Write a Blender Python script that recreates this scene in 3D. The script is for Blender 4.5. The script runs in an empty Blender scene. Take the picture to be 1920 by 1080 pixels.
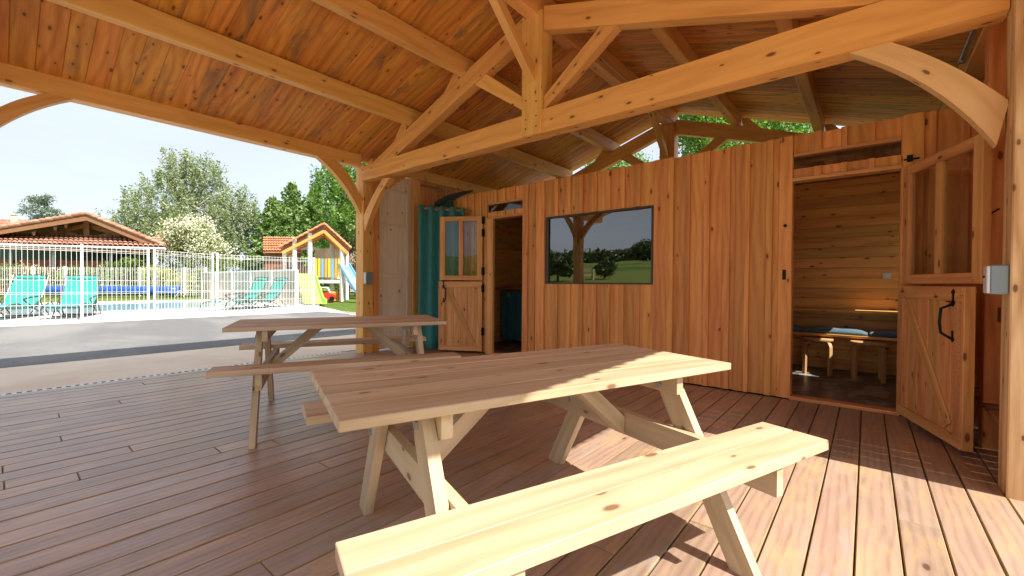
import bpy, math, random
import numpy as np
from mathutils import Vector, Matrix
random.seed(7); rng = np.random.default_rng(7)
sc = bpy.context.scene
COL = sc.collection
R = math.radians

# ------------------------------------------------------------------ camera
H = 1.15
FPX, YAW, PIT, ROL = 802.4, .693, -.0117, .0063
_c, _s = math.cos(YAW), math.sin(YAW)
F = Vector((_c, _s, 0)); RT = Vector((_s, -_c, 0)); UP = Vector((0, 0, 1))
F, UP = math.cos(PIT)*F + math.sin(PIT)*UP, -math.sin(PIT)*F + math.cos(PIT)*UP
RT, UP = math.cos(ROL)*RT + math.sin(ROL)*UP, -math.sin(ROL)*RT + math.cos(ROL)*UP
C0 = Vector((0, 0, H))
cam_d = bpy.data.cameras.new('camera'); cam = bpy.data.objects.new('camera', cam_d); COL.objects.link(cam)
cam.matrix_world = Matrix((( RT.x, UP.x, -F.x, 0), (RT.y, UP.y, -F.y, 0), (RT.z, UP.z, -F.z, H), (0, 0, 0, 1)))
cam_d.sensor_width = 36; cam_d.lens = FPX/1920*36
cam_d.clip_start = .02; cam_d.clip_end = 3000
sc.camera = cam

def ray(x, y): return F + RT*((x-960)/FPX) - UP*((y-540)/FPX)
def on(x, y, ax, v):                     # the point of a real plane (axis = value) seen at a pixel
    d = ray(x, y); i = 'xyz'.index(ax); return C0 + d*((v-C0[i])/d[i])
def far(x, D, z):                        # the point at column x, D metres ahead, at height z
    d = ray(x, 530); k = D/(d.x*_c+d.y*_s); return Vector((d.x*k, d.y*k, z))

# ------------------------------------------------------------------ sky and sun
SUN_EL = R(48); SUN_AZ = R(-90.5)          # the sun stands over -Y
w = bpy.data.worlds.new('World'); sc.world = w; w.use_nodes = True
wn = w.node_tree; bg = wn.nodes['Background']
sky = wn.nodes.new('ShaderNodeTexSky'); sky.sky_type = 'NISHITA'; sky.sun_disc = False
sky.sun_elevation = SUN_EL; sky.sun_rotation = R(90)-SUN_AZ
sky.dust_density = 3.0; sky.air_density = 1.0; sky.ozone_density = 1.0
hz = wn.nodes.new('ShaderNodeMix'); hz.data_type = 'RGBA'; hz.inputs[0].default_value = .55     # thin high cloud veil
nzt = wn.nodes.new('ShaderNodeTexNoise'); tcw = wn.nodes.new('ShaderNodeTexCoord'); mpw = wn.nodes.new('ShaderNodeMapping'); mpw.inputs['Scale'].default_value = (1, 1, 3.5)
wn.links.new(tcw.outputs['Generated'], mpw.inputs[0]); wn.links.new(mpw.outputs[0], nzt.inputs['Vector']); nzt.inputs['Scale'].default_value = 2.2; nzt.inputs['Detail'].default_value = 5
mrw = wn.nodes.new('ShaderNodeMapRange'); mrw.inputs[1].default_value = .35; mrw.inputs[2].default_value = .7; mrw.inputs[3].default_value = .80; mrw.inputs[4].default_value = .97
wn.links.new(nzt.outputs['Fac'], mrw.inputs[0]); wn.links.new(mrw.outputs[0], hz.inputs[0])
wn.links.new(sky.outputs[0], hz.inputs[6]); hz.inputs[7].default_value = (1.42, 1.52, 1.70, 1)
wn.links.new(hz.outputs[2], bg.inputs[0]); bg.inputs[1].default_value = .12
sd = bpy.data.lights.new('sun', 'SUN'); sd.energy = 2.05; sd.angle = R(.5); sd.color = (1, .94, .85)
so = bpy.data.objects.new('sun', sd); COL.objects.link(so)
sv = Vector((math.cos(SUN_EL)*math.cos(SUN_AZ), math.cos(SUN_EL)*math.sin(SUN_AZ), math.sin(SUN_EL)))
so.rotation_euler = sv.to_track_quat('Z', 'Y').to_euler()
sc.view_settings.view_transform = 'Standard'; sc.view_settings.look = 'None'
sc.view_settings.exposure = 2.25; sc.view_settings.gamma = 1

# ------------------------------------------------------------------ materials
MATS = {}
class NT:
    def __init__(s, name):
        s.m = bpy.data.materials.new(name); s.m.use_nodes = True; s.t = s.m.node_tree
        s.b = s.t.nodes['Principled BSDF']; s.out = s.t.nodes['Material Output']; MATS[name] = s.m
    def n(s, typ, **k):
        o = s.t.nodes.new('ShaderNode'+typ)
        for a, b in k.items(): setattr(o, a, b)
        return o
    def l(s, a, b): s.t.links.new(a, b)
    def put(s, x, inp):
        if isinstance(x, (int, float)): inp.default_value = x
        elif isinstance(x, tuple): inp.default_value = x if len(x) == len(inp.default_value) else (*x, 1)
        else: s.l(x, inp)
    def math(s, op, a, b=0, clamp=False):
        o = s.n('Math', operation=op); o.use_clamp = clamp; s.put(a, o.inputs[0]); s.put(b, o.inputs[1]); return o.outputs[0]
    def mul3(s, v, k):
        o = s.n('VectorMath', operation='MULTIPLY'); s.put(v, o.inputs[0]); o.inputs[1].default_value = k; return o.outputs[0]
    def noise(s, v, scale=1, detail=3, dist=0, rough=.5):
        o = s.n('TexNoise'); s.put(v, o.inputs['Vector']); o.inputs['Scale'].default_value = scale
        o.inputs['Detail'].default_value = detail; o.inputs['Distortion'].default_value = dist; o.inputs['Roughness'].default_value = rough
        return o.outputs['Fac']
    def mix(s, f, a, b, mode='MIX'):
        o = s.n('Mix', data_type='RGBA', blend_type=mode); s.put(f, o.inputs[0]); s.put(a, o.inputs[6]); s.put(b, o.inputs[7]); return o.outputs[2]
    def ss(s, x, a, b):
        o = s.n('MapRange', interpolation_type='SMOOTHSTEP'); s.put(x, o.inputs[0]); o.inputs[1].default_value = a; o.inputs[2].default_value = b; return o.outputs[0]
    def attr(s, name): return s.n('Attribute', attribute_name=name)
    def bump(s, h, st=.3, d=.002):
        o = s.n('Bump'); o.inputs['Strength'].default_value = st; o.inputs['Distance'].default_value = d; s.put(h, o.inputs['Height'])
        s.l(o.outputs[0], s.b.inputs['Normal'])
    def hsv(s, col, v=1, h=.5, sat=1):
        o = s.n('HueSaturation'); s.put(col, o.inputs['Color']); s.put(v, o.inputs['Value']); s.put(h, o.inputs['Hue']); s.put(sat, o.inputs['Saturation']); return o.outputs[0]

def wood(name, light, dark, knot=(.12, .045, .015), rough=.6, var=.16, knots=.5, rings=10, stain_sheen=None, stain_sheen_amt=0, worn=None, worn_amt=0, spec=.35, contrast=1., bump=.35):
    t = NT(name); gc = t.attr('gc').outputs['Vector']; rnd = t.attr('rnd').outputs['Fac']
    sx = t.n('SeparateXYZ'); t.l(gc, sx.inputs[0])
    vw = t.math('ADD', sx.outputs[1], t.math('MULTIPLY', sx.outputs[2], .8))
    low = t.noise(t.mul3(gc, (.75, 2.6, 2.6)), 1, 2, .15)
    ph = t.math('MULTIPLY', t.math('ADD', t.math('MULTIPLY', vw, rings), t.math('MULTIPLY', low, 3.6)), 6.283)
    ring = t.math('ADD', t.math('MULTIPLY', t.math('SINE', ph), .5), .5)
    ring = t.math('POWER', ring, 1.8)
    n1 = t.noise(t.mul3(gc, (1.3, 15, 15)), 1, 4, .6)
    n2 = t.noise(t.mul3(gc, (5, 170, 170)), 1, 3, .2)
    a = t.math('ADD', t.math('MULTIPLY', ring, .40*contrast), t.math('MULTIPLY', t.ss(n1, .3, .75), .5*contrast))
    a = t.math('ADD', a, t.math('MULTIPLY', t.math('SUBTRACT', n2, .5), .55*contrast), True)
    col = t.mix(a, light, dark)
    # knots
    kv = t.n('TexVoronoi', voronoi_dimensions='2D'); kx = t.n('CombineXYZ'); t.l(t.math('MULTIPLY', sx.outputs[0], 3.6), kx.inputs[0])
    t.l(t.math('MULTIPLY', t.math('ADD', sx.outputs[1], sx.outputs[2]), 8.5), kx.inputs[1]); t.l(kx.outputs[0], kv.inputs['Vector']); kv.inputs['Scale'].default_value = 1
    sep = t.n('SeparateColor'); t.l(kv.outputs['Color'], sep.inputs[0])
    on_ = t.math('GREATER_THAN', sep.outputs[0], 1-knots)
    size = t.math('ADD', t.math('MULTIPLY', sep.outputs[1], .075), .045)
    kd = t.math('DIVIDE', kv.outputs['Distance'], size)
    kd = t.math('ADD', kd, t.math('MULTIPLY', t.math('SUBTRACT', n1, .5), .8))
    k = t.math('MULTIPLY', t.math('SUBTRACT', 1, t.ss(kd, .6, 1.25)), on_)
    halo = t.math('MULTIPLY', t.math('SUBTRACT', 1, t.ss(kd, .9, 3.2)), on_)
    col = t.mix(t.math('MULTIPLY', halo, .32), col, dark)
    col = t.mix(t.math('MULTIPLY', k, .85), col, knot)
    if stain_sheen:
        pos = t.n('NewGeometry').outputs['Position']
        sN = t.noise(t.mul3(gc, (1.6, 5, 5)), 1, 4, .8, .6)
        r2 = t.math('FRACT', t.math('MULTIPLY', rnd, 7.31))
        f = t.math('MULTIPLY', t.ss(sN, .48, .68), t.math('MULTIPLY', t.ss(r2, .45, .9), stain_sheen_amt))
        col = t.mix(f, col, stain_sheen)
    if worn:
        pos = t.n('NewGeometry').outputs['Position']
        wN = t.noise(t.mul3(pos, (1.0, 1.6, 1)), 1.6, 5, .4, .62)
        w2 = t.noise(t.mul3(gc, (3.2, 16, 16)), 1, 4, .4, .65)
        f = t.ss(t.math('ADD', t.math('MULTIPLY', wN, .55), t.math('MULTIPLY', w2, .45)), .47, .66)
        col = t.mix(t.math('MULTIPLY', f, worn_amt), col, worn)
    val = t.math('ADD', 1-var, t.math('MULTIPLY', rnd, 2*var))
    hue = t.math('ADD', .493, t.math('MULTIPLY', t.math('FRACT', t.math('MULTIPLY', rnd, 13.7)), .014))
    col = t.hsv(col, val, hue)
    t.l(col, t.b.inputs['Base Color'])
    t.put(t.math('ADD', rough-.08, t.math('MULTIPLY', n1, .16)), t.b.inputs['Roughness'])
    t.b.inputs['Specular IOR Level'].default_value = spec
    t.bump(t.math('ADD', t.math('MULTIPLY', n2, .5), t.math('MULTIPLY', ring, .5)), bump, .0015)
    return t.m

def plain(name, col, rough=.5, metal=0, noise=0, scale=20, spec=.5, bump=0, col2=None):
    t = NT(name)
    pos = t.n('TexCoord').outputs['Object']
    n = t.noise(pos, scale, 4, 0, .6)
    if noise:
        c = t.mix(t.ss(n, .3, .7), col, col2 or tuple(x*(1-noise) for x in col)); t.l(c, t.b.inputs['Base Color'])
    else: t.b.inputs['Base Color'].default_value = (*col, 1)
    t.b.inputs['Roughness'].default_value = rough; t.b.inputs['Metallic'].default_value = metal
    t.b.inputs['Specular IOR Level'].default_value = spec
    if bump: t.bump(n, bump, .004)
    return t.m

M_CEIL = wood('ceiling_pine', (.80, .345, .065), (.45, .135, .018), var=.17, knots=.45, bump=.4, stain_sheen=(.16, .115, .075), stain_sheen_amt=.65, rough=.5, contrast=.9)
M_BEAM = wood('beam_pine', (.88, .48, .145), (.65, .30, .07), var=.07, knots=.3, rings=7, rough=.5, contrast=.8)
M_CLAD = wood('larch_cladding', (.83, .37, .115), (.53, .175, .042), var=.17, knots=.14, rings=16, rough=.62, contrast=.85, bump=.6)
M_POST = wood('fresh_post', (.78, .52, .28), (.46, .23, .08), var=.05, knots=.5, rings=11, rough=.6, contrast=1.15)
M_BRACE = wood('pale_brace', (.84, .53, .24), (.64, .36, .13), var=.05, knots=.7, rings=6, rough=.55, contrast=.7)
M_PALE = wood('weathered_boards', (.88, .73, .57), (.74, .57, .42), var=.09, knots=.2, rings=8, rough=.7, contrast=.8)
M_DOOR = wood('door_larch', (.74, .37, .14), (.52, .21, .06), var=.1, knots=.35, rings=12, rough=.55)
M_TABLE = wood('table_pine', (.59, .46, .30), (.42, .30, .17), var=.08, knots=.42, rings=9, rough=.55, knot=(.17, .08, .035), contrast=1.05, bump=.6, stain_sheen=(.36, .30, .22), stain_sheen_amt=.45)
M_TABLE2 = wood('weathered_table_pine', (.60, .455, .30), (.43, .29, .165), var=.1, knots=.4, rings=9, rough=.6, knot=(.15, .08, .04))
M_DECK = wood('deck_stain', (.39, .27, .20), (.25, .165, .12), var=.16, knots=.05, rings=24, rough=.36, spec=1.0, stain_sheen=(.40, .33, .29), stain_sheen_amt=.7,  # grey tone here puts sky sheen into the board colour
              worn=(.53, .33, .175), worn_amt=.8, bump=.6, knot=(.08, .035, .02))
M_DEDGE = plain('raw_deck_edge', (.42, .27, .12), .7, noise=.4, scale=6)
M_ROOM = wood('room_pine', (.88, .46, .13), (.66, .27, .055), var=.18, knots=.45, rings=8, rough=.45)
M_STOOL = wood('stool_birch', (.55, .33, .14), (.42, .23, .08), var=.05, knots=0, rough=.5)
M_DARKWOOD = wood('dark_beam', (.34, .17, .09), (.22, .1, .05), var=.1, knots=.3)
M_BLACK = plain('black_iron', (.012, .012, .012), .45, .6)
M_STEEL = plain('galvanised_steel', (.55, .56, .57), .35, .9, .25, 40)
M_GREYPL = plain('grey_plastic', (.22, .27, .30), .4)
M_LGREY = plain('light_grey_plastic', (.6, .63, .65), .4)
M_WHITE = plain('white_paint', (.8, .8, .78), .45, 0, .06, 8)
M_FRAMEW = plain('dark_window_frame', (.05, .032, .025), .4)
M_CONC = plain('beige_concrete', (.78, .65, .49), .85, 0, 1, 1.1, bump=.1, col2=(.68, .55, .40))
M_PAVE = plain('pale_paving', (.74, .70, .64), .8, 0, .12, 2)
M_PATH = plain('stone_path', (.60, .50, .40), .9, 0, .25, 6)
M_BLUE = plain('blue_cover', (.015, .10, .42), .4, 0, .3, 3)
M_COPING = plain('pool_coping', (.78, .77, .74), .7, 0, .08, 4)
M_YEL = plain('yellow_paint', (.85, .55, .03), .5); M_SKYB = plain('blue_paint', (.16, .36, .66), .5); M_ORA = plain('orange_paint', (.8, .33, .04), .5)
M_RED = plain('red_plastic', (.6, .03, .02), .35); M_LIME = plain('lime_plastic', (.42, .75, .12), .4)
M_PANEL = plain('pale_translucent_panel', (.62, .55, .45), .5, 0, .3, 1.5)
M_BRICK = plain('red_brick_wall', (.42, .15, .08), .8, 0, .4, 5)
M_DGREEN = plain('dark_green_board', (.05, .1, .08), .6, 0, .3, 3)
M_TRUNK = plain('bark', (.12, .09, .07), .9, 0, .5, 8, bump=.6)
M_BIRCHB = plain('birch_bark', (.55, .53, .5), .8, 0, .8, 7)
M_RENDER = plain('cream_render', (.55, .45, .34), .85, 0, .15, 1)

def asphalt():
    t = NT('asphalt'); pos = t.n('NewGeometry').outputs['Position']
    n = t.noise(pos, 90, 3, 0, .7); n2 = t.noise(pos, .7, 4, .4)
    v = t.n('TexVoronoi'); t.l(pos, v.inputs['Vector']); v.inputs['Scale'].default_value = 130
    c = t.mix(t.ss(n, .3, .7), (.10, .10, .102), (.225, .222, .218))
    c = t.mix(t.math('MULTIPLY', t.ss(v.outputs['Distance'], .1, .35), .35), c, (.08, .08, .08))
    c = t.mix(t.math('MULTIPLY', t.ss(n2, .4, .7), .5), c, (.28, .27, .25))
    t.l(c, t.b.inputs['Base Color']); t.b.inputs['Roughness'].default_value = .85; t.bump(n, .5, .005); return t.m
M_ASPH = asphalt()
def grass_m():
    t = NT('grass'); pos = t.n('NewGeometry').outputs['Position']
    n = t.noise(pos, 3, 6, .5, .7); n2 = t.noise(t.mul3(pos, (1, 1, 1)), .05, 4, .6); n3 = t.noise(pos, 45, 2)
    c = t.mix(t.ss(n, .3, .7), (.06, .115, .018), (.13, .20, .035)); c = t.mix(t.math('MULTIPLY', t.ss(n2, .45, .6), .6), c, (.26, .27, .075))
    c = t.mix(t.math('MULTIPLY', n3, .5), c, (.05, .09, .015))
    t.l(c, t.b.inputs['Base Color']); t.b.inputs['Roughness'].default_value = .95; t.b.inputs['Specular IOR Level'].default_value = .1; t.bump(n3, .8, .03); return t.m
M_GRASS = grass_m()
def water_m():
    t = NT('pool_water'); pos = t.n('NewGeometry').outputs['Position']; n = t.noise(pos, 3, 3, .3)
    t.b.inputs['Base Color'].default_value = (.22, .42, .42, 1); t.b.inputs['Roughness'].default_value = .06; t.bump(n, .25, .05); return t.m
M_WATER = water_m()
def leafm(name, a, b, tr=.45):
    t = NT(name); r = t.attr('rnd').outputs['Fac']; c = t.mix(r, a, b)
    d = t.n('BsdfDiffuse'); tl = t.n('BsdfTranslucent'); g = t.n('BsdfGlossy'); g.inputs['Roughness'].default_value = .45
    t.l(c, d.inputs[0]); t.l(t.mix(1., c, (1., 1.15, .55), 'MULTIPLY'), tl.inputs[0])
    m = t.n('MixShader'); m.inputs[0].default_value = tr; t.l(d.outputs[0], m.inputs[1]); t.l(tl.outputs[0], m.inputs[2])
    m2 = t.n('MixShader'); m2.inputs[0].default_value = .05; t.l(m.outputs[0], m2.inputs[1]); t.l(g.outputs[0], m2.inputs[2])
    t.l(m2.outputs[0], t.out.inputs[0]); return t.m
L_BIRCH = leafm('birch_leaves', (.19, .24, .12), (.36, .41, .22))
L_BRIGHT = leafm('bright_leaves', (.10, .21, .025), (.22, .37, .05), .55)
L_DARK = leafm('dark_leaves', (.035, .07, .02), (.08, .13, .035), .3)
L_CONIF = leafm('conifer_needles', (.11, .20, .045), (.22, .33, .08), .3)
L_CEDAR = leafm('blue_cedar_needles', (.12, .17, .13), (.22, .28, .22), .2)
L_HEDGE = leafm('hedge_leaves', (.10, .16, .03), (.26, .32, .06))
L_YELLOW = leafm('yellow_hedge_leaves', (.30, .36, .05), (.5, .5, .1))
L_FLOWER = leafm('white_blossom', (.62, .60, .45), (.8, .78, .66), .2)
L_PINK = leafm('pink_blossom', (.5, .22, .2), (.7, .45, .4), .2)
def glass_m(name, ior=1.5, tint=(.9, .93, .93)):
    t = NT(name); fr = t.n('Fresnel'); bf = t.n('NewGeometry').outputs['Backfacing']
    mr = t.n('MapRange'); t.l(bf, mr.inputs[0]); mr.inputs[3].default_value = ior; mr.inputs[4].default_value = 1/ior; t.l(mr.outputs[0], fr.inputs[0])
    tr = t.n('BsdfTransparent'); tr.inputs[0].default_value = (*tint, 1); g = t.n('BsdfGlossy'); g.inputs['Roughness'].default_value = 0
    bp = t.n('Bump'); bp.inputs['Strength'].default_value = .05; bp.inputs['Distance'].default_value = .02; t.l(t.noise(t.n('NewGeometry').outputs['Position'], 2.2, 1), bp.inputs['Height']); t.l(bp.outputs[0], g.inputs['Normal'])
    m = t.n('MixShader'); t.l(fr.outputs[0], m.inputs[0]); t.l(tr.outputs[0], m.inputs[1]); t.l(g.outputs[0], m.inputs[2]); t.l(m.outputs[0], t.out.inputs[0]); return t.m
M_GLASS = glass_m('door_glass'); M_GLASSW = glass_m('window_glass', 2.5, (.35, .35, .36))
def cloth_m(name, a, b, tr=0.):
    t = NT(name); o = t.n('TexCoord').outputs['Object']; n = t.noise(t.mul3(o, (1, 1, .3)), 14, 3)
    wv = t.noise(o, 900, 1); c = t.mix(n, a, b); t.l(c, t.b.inputs['Base Color']); t.b.inputs['Roughness'].default_value = .85; t.bump(wv, .2, .001)
    t.b.inputs['Sheen Weight'].default_value = .2
    if tr:
        tl = t.n('BsdfTransparent'); m = t.n('MixShader'); m.inputs[0].default_value = tr
        t.l(t.b.outputs[0], m.inputs[1]); t.l(tl.outputs[0], m.inputs[2]); t.l(m.outputs[0], t.out.inputs[0])
    return t.m
M_TEAL = cloth_m('teal_curtain', (.025, .19, .19), (.045, .26, .26)); M_TEALD = cloth_m('dark_teal_cloth', (.02, .10, .13), (.03, .14, .17))
M_SLING = cloth_m('turquoise_sling', (.015, .27, .225), (.03, .34, .28), .16)
M_PARA = cloth_m('black_cloth', (.01, .012, .012), (.02, .025, .022)); M_PARG = cloth_m('green_cloth', (.005, .05, .03), (.01, .08, .05))
M_CUSH = cloth_m('blue_grey_cushion', (.04, .09, .13), (.09, .15, .19))
def rug_m():
    t = NT('patchwork_floor'); o = t.n('NewGeometry').outputs['Position']; v = t.n('TexVoronoi'); t.l(t.mul3(o, (3.5, 9, 1)), v.inputs['Vector'])
    v.inputs['Scale'].default_value = 1; n = t.noise(o, 7, 4, .3, .7); s = t.n('SeparateColor'); t.l(v.outputs['Color'], s.inputs[0])
    c = t.mix(t.ss(n, .3, .7), (.06, .045, .04), (.24, .21, .19)); c = t.mix(t.math('MULTIPLY', t.math('GREATER_THAN', s.outputs[0], .72), .6), c, (.42, .38, .35))
    c = t.mix(t.math('MULTIPLY', t.math('GREATER_THAN', s.outputs[1], .8), .6), c, (.22, .09, .05)); t.l(c, t.b.inputs['Base Color']); t.b.inputs['Roughness'].default_value = .35; return t.m
M_RUG = rug_m()
def tile_m(name, a, b):
    t = NT(name); r = t.attr('rnd').outputs['Fac']; n = t.noise(t.n('NewGeometry').outputs['Position'], 6, 4)
    c = t.mix(r, a, b); c = t.mix(t.math('MULTIPLY', t.ss(n, .5, .75), .5), c, (.42, .34, .27)); t.l(c, t.b.inputs['Base Color']); t.b.inputs['Roughness'].default_value = .85; return t.m
M_TILE = tile_m('terracotta_tiles', (.34, .15, .095), (.50, .27, .18)); M_TILE2 = tile_m('orange_tiles', (.5, .16, .06), (.62, .26, .12))

# ------------------------------------------------------------------ mesh builder
class MB:
    def __init__(s): s.v = []; s.f = []; s.g = []; s.r = []; s.mi = []
    def add(s, vs, fs, gs, rnd=None, mi=0):
        o = len(s.v); rnd = random.random() if rnd is None else rnd
        s.v += [tuple(v) for v in vs]; s.g += [tuple(g) for g in gs]; s.r += [rnd]*len(vs)
        s.f += [tuple(i+o for i in f) for f in fs]
        s.mi += (mi if isinstance(mi, list) else [mi]*len(fs))
    def build(s, name, mats, parent=None, smooth=False):
        me = bpy.data.meshes.new(name); me.from_pydata(s.v, [], s.f)
        a = me.attributes.new('gc', 'FLOAT_VECTOR', 'POINT'); a.data.foreach_set('vector', np.array(s.g, dtype=np.float32).ravel())
        a = me.attributes.new('rnd', 'FLOAT', 'POINT'); a.data.foreach_set('value', np.array(s.r, dtype=np.float32))
        for m in (mats if isinstance(mats, (list, tuple)) else [mats]): me.materials.append(m)
        me.polygons.foreach_set('material_index', s.mi)
        if smooth: me.polygons.foreach_set('use_smooth', [True]*len(me.polygons))
        me.update(); o = bpy.data.objects.new(name, me); COL.objects.link(o)
        if parent: o.parent = parent
        return o
    # oriented chamfered box: centre c, axes a(length),b,cc with half sizes
    def obox(s, c, ax, hs, ch=.003, rnd=None, mi=0, edge_mi=None, off=None):
        c = Vector(c); ax = [Vector(a).normalized() for a in ax]; ch = min(ch, min(hs)*.45)
        off = off or (random.uniform(-50, 50), random.uniform(-50, 50), random.uniform(-50, 50))
        vs = []; gs = []; idx = {}
        for sx in (-1, 1):
            for sy in (-1, 1):
                for sz in (-1, 1):
                    for t in range(3):
                        l = [sg*(h if i == t else h-ch) for i, (sg, h) in enumerate(zip((sx, sy, sz), hs))]
                        idx[(sx, sy, sz, t)] = len(vs); vs.append(c+ax[0]*l[0]+ax[1]*l[1]+ax[2]*l[2])
                        gs.append((l[0]+off[0], l[1]+off[1], l[2]+off[2]))
        fs = []; ms = []
        def face(keys, m):
            ids = [idx[k] for k in keys]; p = [vs[i] for i in ids]; n = (p[1]-p[0]).cross(p[2]-p[0])
            if n.dot(sum(p, Vector())/len(p)-c) < 0: ids.reverse()
            fs.append(ids); ms.append(m)
        em = mi if edge_mi is None else edge_mi
        for t in range(3):
            o = [i for i in range(3) if i != t]
            for sg in (-1, 1):
                k = []
                for a, b in ((-1, -1), (-1, 1), (1, 1), (1, -1)):
                    q = [0]*3; q[t] = sg; q[o[0]] = a; q[o[1]] = b; k.append((*q, t))
                face(k, mi)
        for t in range(3):
            a, b = [i for i in range(3) if i != t]
            for sa in (-1, 1):
                for sb in (-1, 1):
                    q1 = [0]*3; q1[a] = sa; q1[b] = sb; q2 = list(q1); q1[t] = -1; q2[t] = 1
                    face([(*q1, a), (*q2, a), (*q2, b), (*q1, b)], em)
        for sx in (-1, 1):
            for sy in (-1, 1):
                for sz in (-1, 1): face([(sx, sy, sz, 0), (sx, sy, sz, 1), (sx, sy, sz, 2)], em)
        s.add(vs, fs, gs, rnd, ms)
    def box(s, lo, hi, axis=2, **k):      # axis = direction of the grain
        lo = Vector(lo); hi = Vector(hi); c = (lo+hi)/2; h = (hi-lo)/2
        o = [axis, (axis+1) % 3, (axis+2) % 3]; E = [Vector((1, 0, 0)), Vector((0, 1, 0)), Vector((0, 0, 1))]
        s.obox(c, [E[i] for i in o], [abs(h[i]) for i in o], **k)
    def beam(s, p, q, wd, ht, up=(0, 0, 1), **k):   # wd across, ht along up
        p = Vector(p); q = Vector(q); a = (q-p); L = a.length; a.normalize(); b = Vector(up).cross(a).normalized(); c = a.cross(b)
        s.obox((p+q)/2, [a, b, c], [L/2, wd/2, ht/2], **k)
    def prism(s, pts, ex, rnd=None, mi=0, gdir=None, ch=0):   # planar polygon (3d points) extruded by vector ex; grain along gdir
        pts = [Vector(p) for p in pts]; ex = Vector(ex); n = len(pts); g = Vector(gdir).normalized() if gdir else (pts[1]-pts[0]).normalized()
        e = ex.normalized(); h = e.cross(g).normalized(); off = Vector((random.uniform(-50, 50), random.uniform(-50, 50), 0))
        vs = []; gs = []
        for p in pts+[q+ex for q in pts]: vs.append(p); gs.append((p.dot(g)+off.x, p.dot(h)+off.y, p.dot(e)))
        nn = sum(((pts[i]-pts[0]).cross(pts[(i+1) % n]-pts[0]) for i in range(1, n-1)), Vector())
        flip = nn.dot(ex) < 0; fs = [list(range(n))[::-1] if not flip else list(range(n)), list(range(n, 2*n)) if not flip else list(range(n, 2*n))[::-1]]
        for i in range(n):
            j = (i+1) % n; f = [i, j, j+n, i+n]; fs.append(f if not flip else f[::-1])
        s.add(vs, fs, gs, rnd, mi)
    def strip(s, A, B, ex, rnd=None, mi=0):  # curved member: outer polyline A, inner polyline B, extruded; grain follows the curve
        A = [Vector(p) for p in A]; B = [Vector(p) for p in B]; ex = Vector(ex); n = len(A); off = random.uniform(-50, 50); vs = []; gs = []; L = 0
        for i in range(n):
            if i: L += ((A[i]+B[i])/2-(A[i-1]+B[i-1])/2).length
            wd = (A[i]-B[i]).length
            for p, v, z in ((A[i], wd, 0), (B[i], 0, 0), (B[i]+ex, 0, ex.length), (A[i]+ex, wd, ex.length)): vs.append(p); gs.append((L+off, v+off, z))
        fs = []
        nrm = (B[0]-A[0]).cross(A[1]-A[0]).dot(ex) > 0
        for i in range(n-1):
            for k in range(4):
                f = [4*i+k, 4*i+(k+1) % 4, 4*i+4+(k+1) % 4, 4*i+4+k]; fs.append(f[::-1] if nrm else f)
        e0 = [0, 1, 2, 3]; e1 = [4*n-4, 4*n-3, 4*n-2, 4*n-1]; fs += [e0 if nrm else e0[::-1], e1[::-1] if nrm else e1]
        s.add(vs, fs, gs, rnd, mi)
    def tube(s, pts, r, seg=8, rnd=None, mi=0, closed_ends=True):
        pts = [Vector(p) for p in pts]; n = len(pts); rr = r if isinstance(r, (list, tuple)) else [r]*n; vs = []; gs = []; L = 0; off = random.uniform(-50, 50)
        prev = None
        for i, p in enumerate(pts):
            d = (pts[min(i+1, n-1)]-pts[max(i-1, 0)]).normalized()
            u = Vector((0, 0, 1)) if abs(d.z) < .9 else Vector((1, 0, 0))
            if prev is not None: u = prev
            a = d.cross(u).normalized(); u = a.cross(d).normalized(); prev = u
            if i: L += (p-pts[i-1]).length
            for k in range(seg):
                t = 2*math.pi*k/seg; vs.append(p+(a*math.cos(t)+u*math.sin(t))*rr[i]); gs.append((L+off, math.cos(t)*rr[i], math.sin(t)*rr[i]))
        fs = [[i*seg+k, i*seg+(k+1) % seg, (i+1)*seg+(k+1) % seg, (i+1)*seg+k] for i in range(n-1) for k in range(seg)]
        if closed_ends: fs += [list(range(seg))[::-1], list(range((n-1)*seg, n*seg))]
        s.add(vs, fs, gs, rnd, mi)

def tag(o, label=None, cat=None, group=None, kind=None):
    if label: o['label'] = label
    if cat: o['category'] = cat
    if group: o['group'] = group
    if kind: o['kind'] = kind
    return o
def empty(name, label, cat, loc=(0, 0, 0), rz=0, group=None):
    o = bpy.data.objects.new(name, None); COL.objects.link(o); o.location = loc; o.rotation_euler.z = rz
    o.empty_display_size = .2; return tag(o, label, cat, group)
def one(name, mats, parent, fn, **k):
    m = MB(); fn(m); return m.build(name, mats, parent, **k)
def rebase(root):          # parts were modelled in world coordinates: keep them there
    M = (Matrix.Translation(root.location) @ root.rotation_euler.to_matrix().to_4x4()).inverted()
    for c in list(root.children): c.matrix_parent_inverse = M

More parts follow.
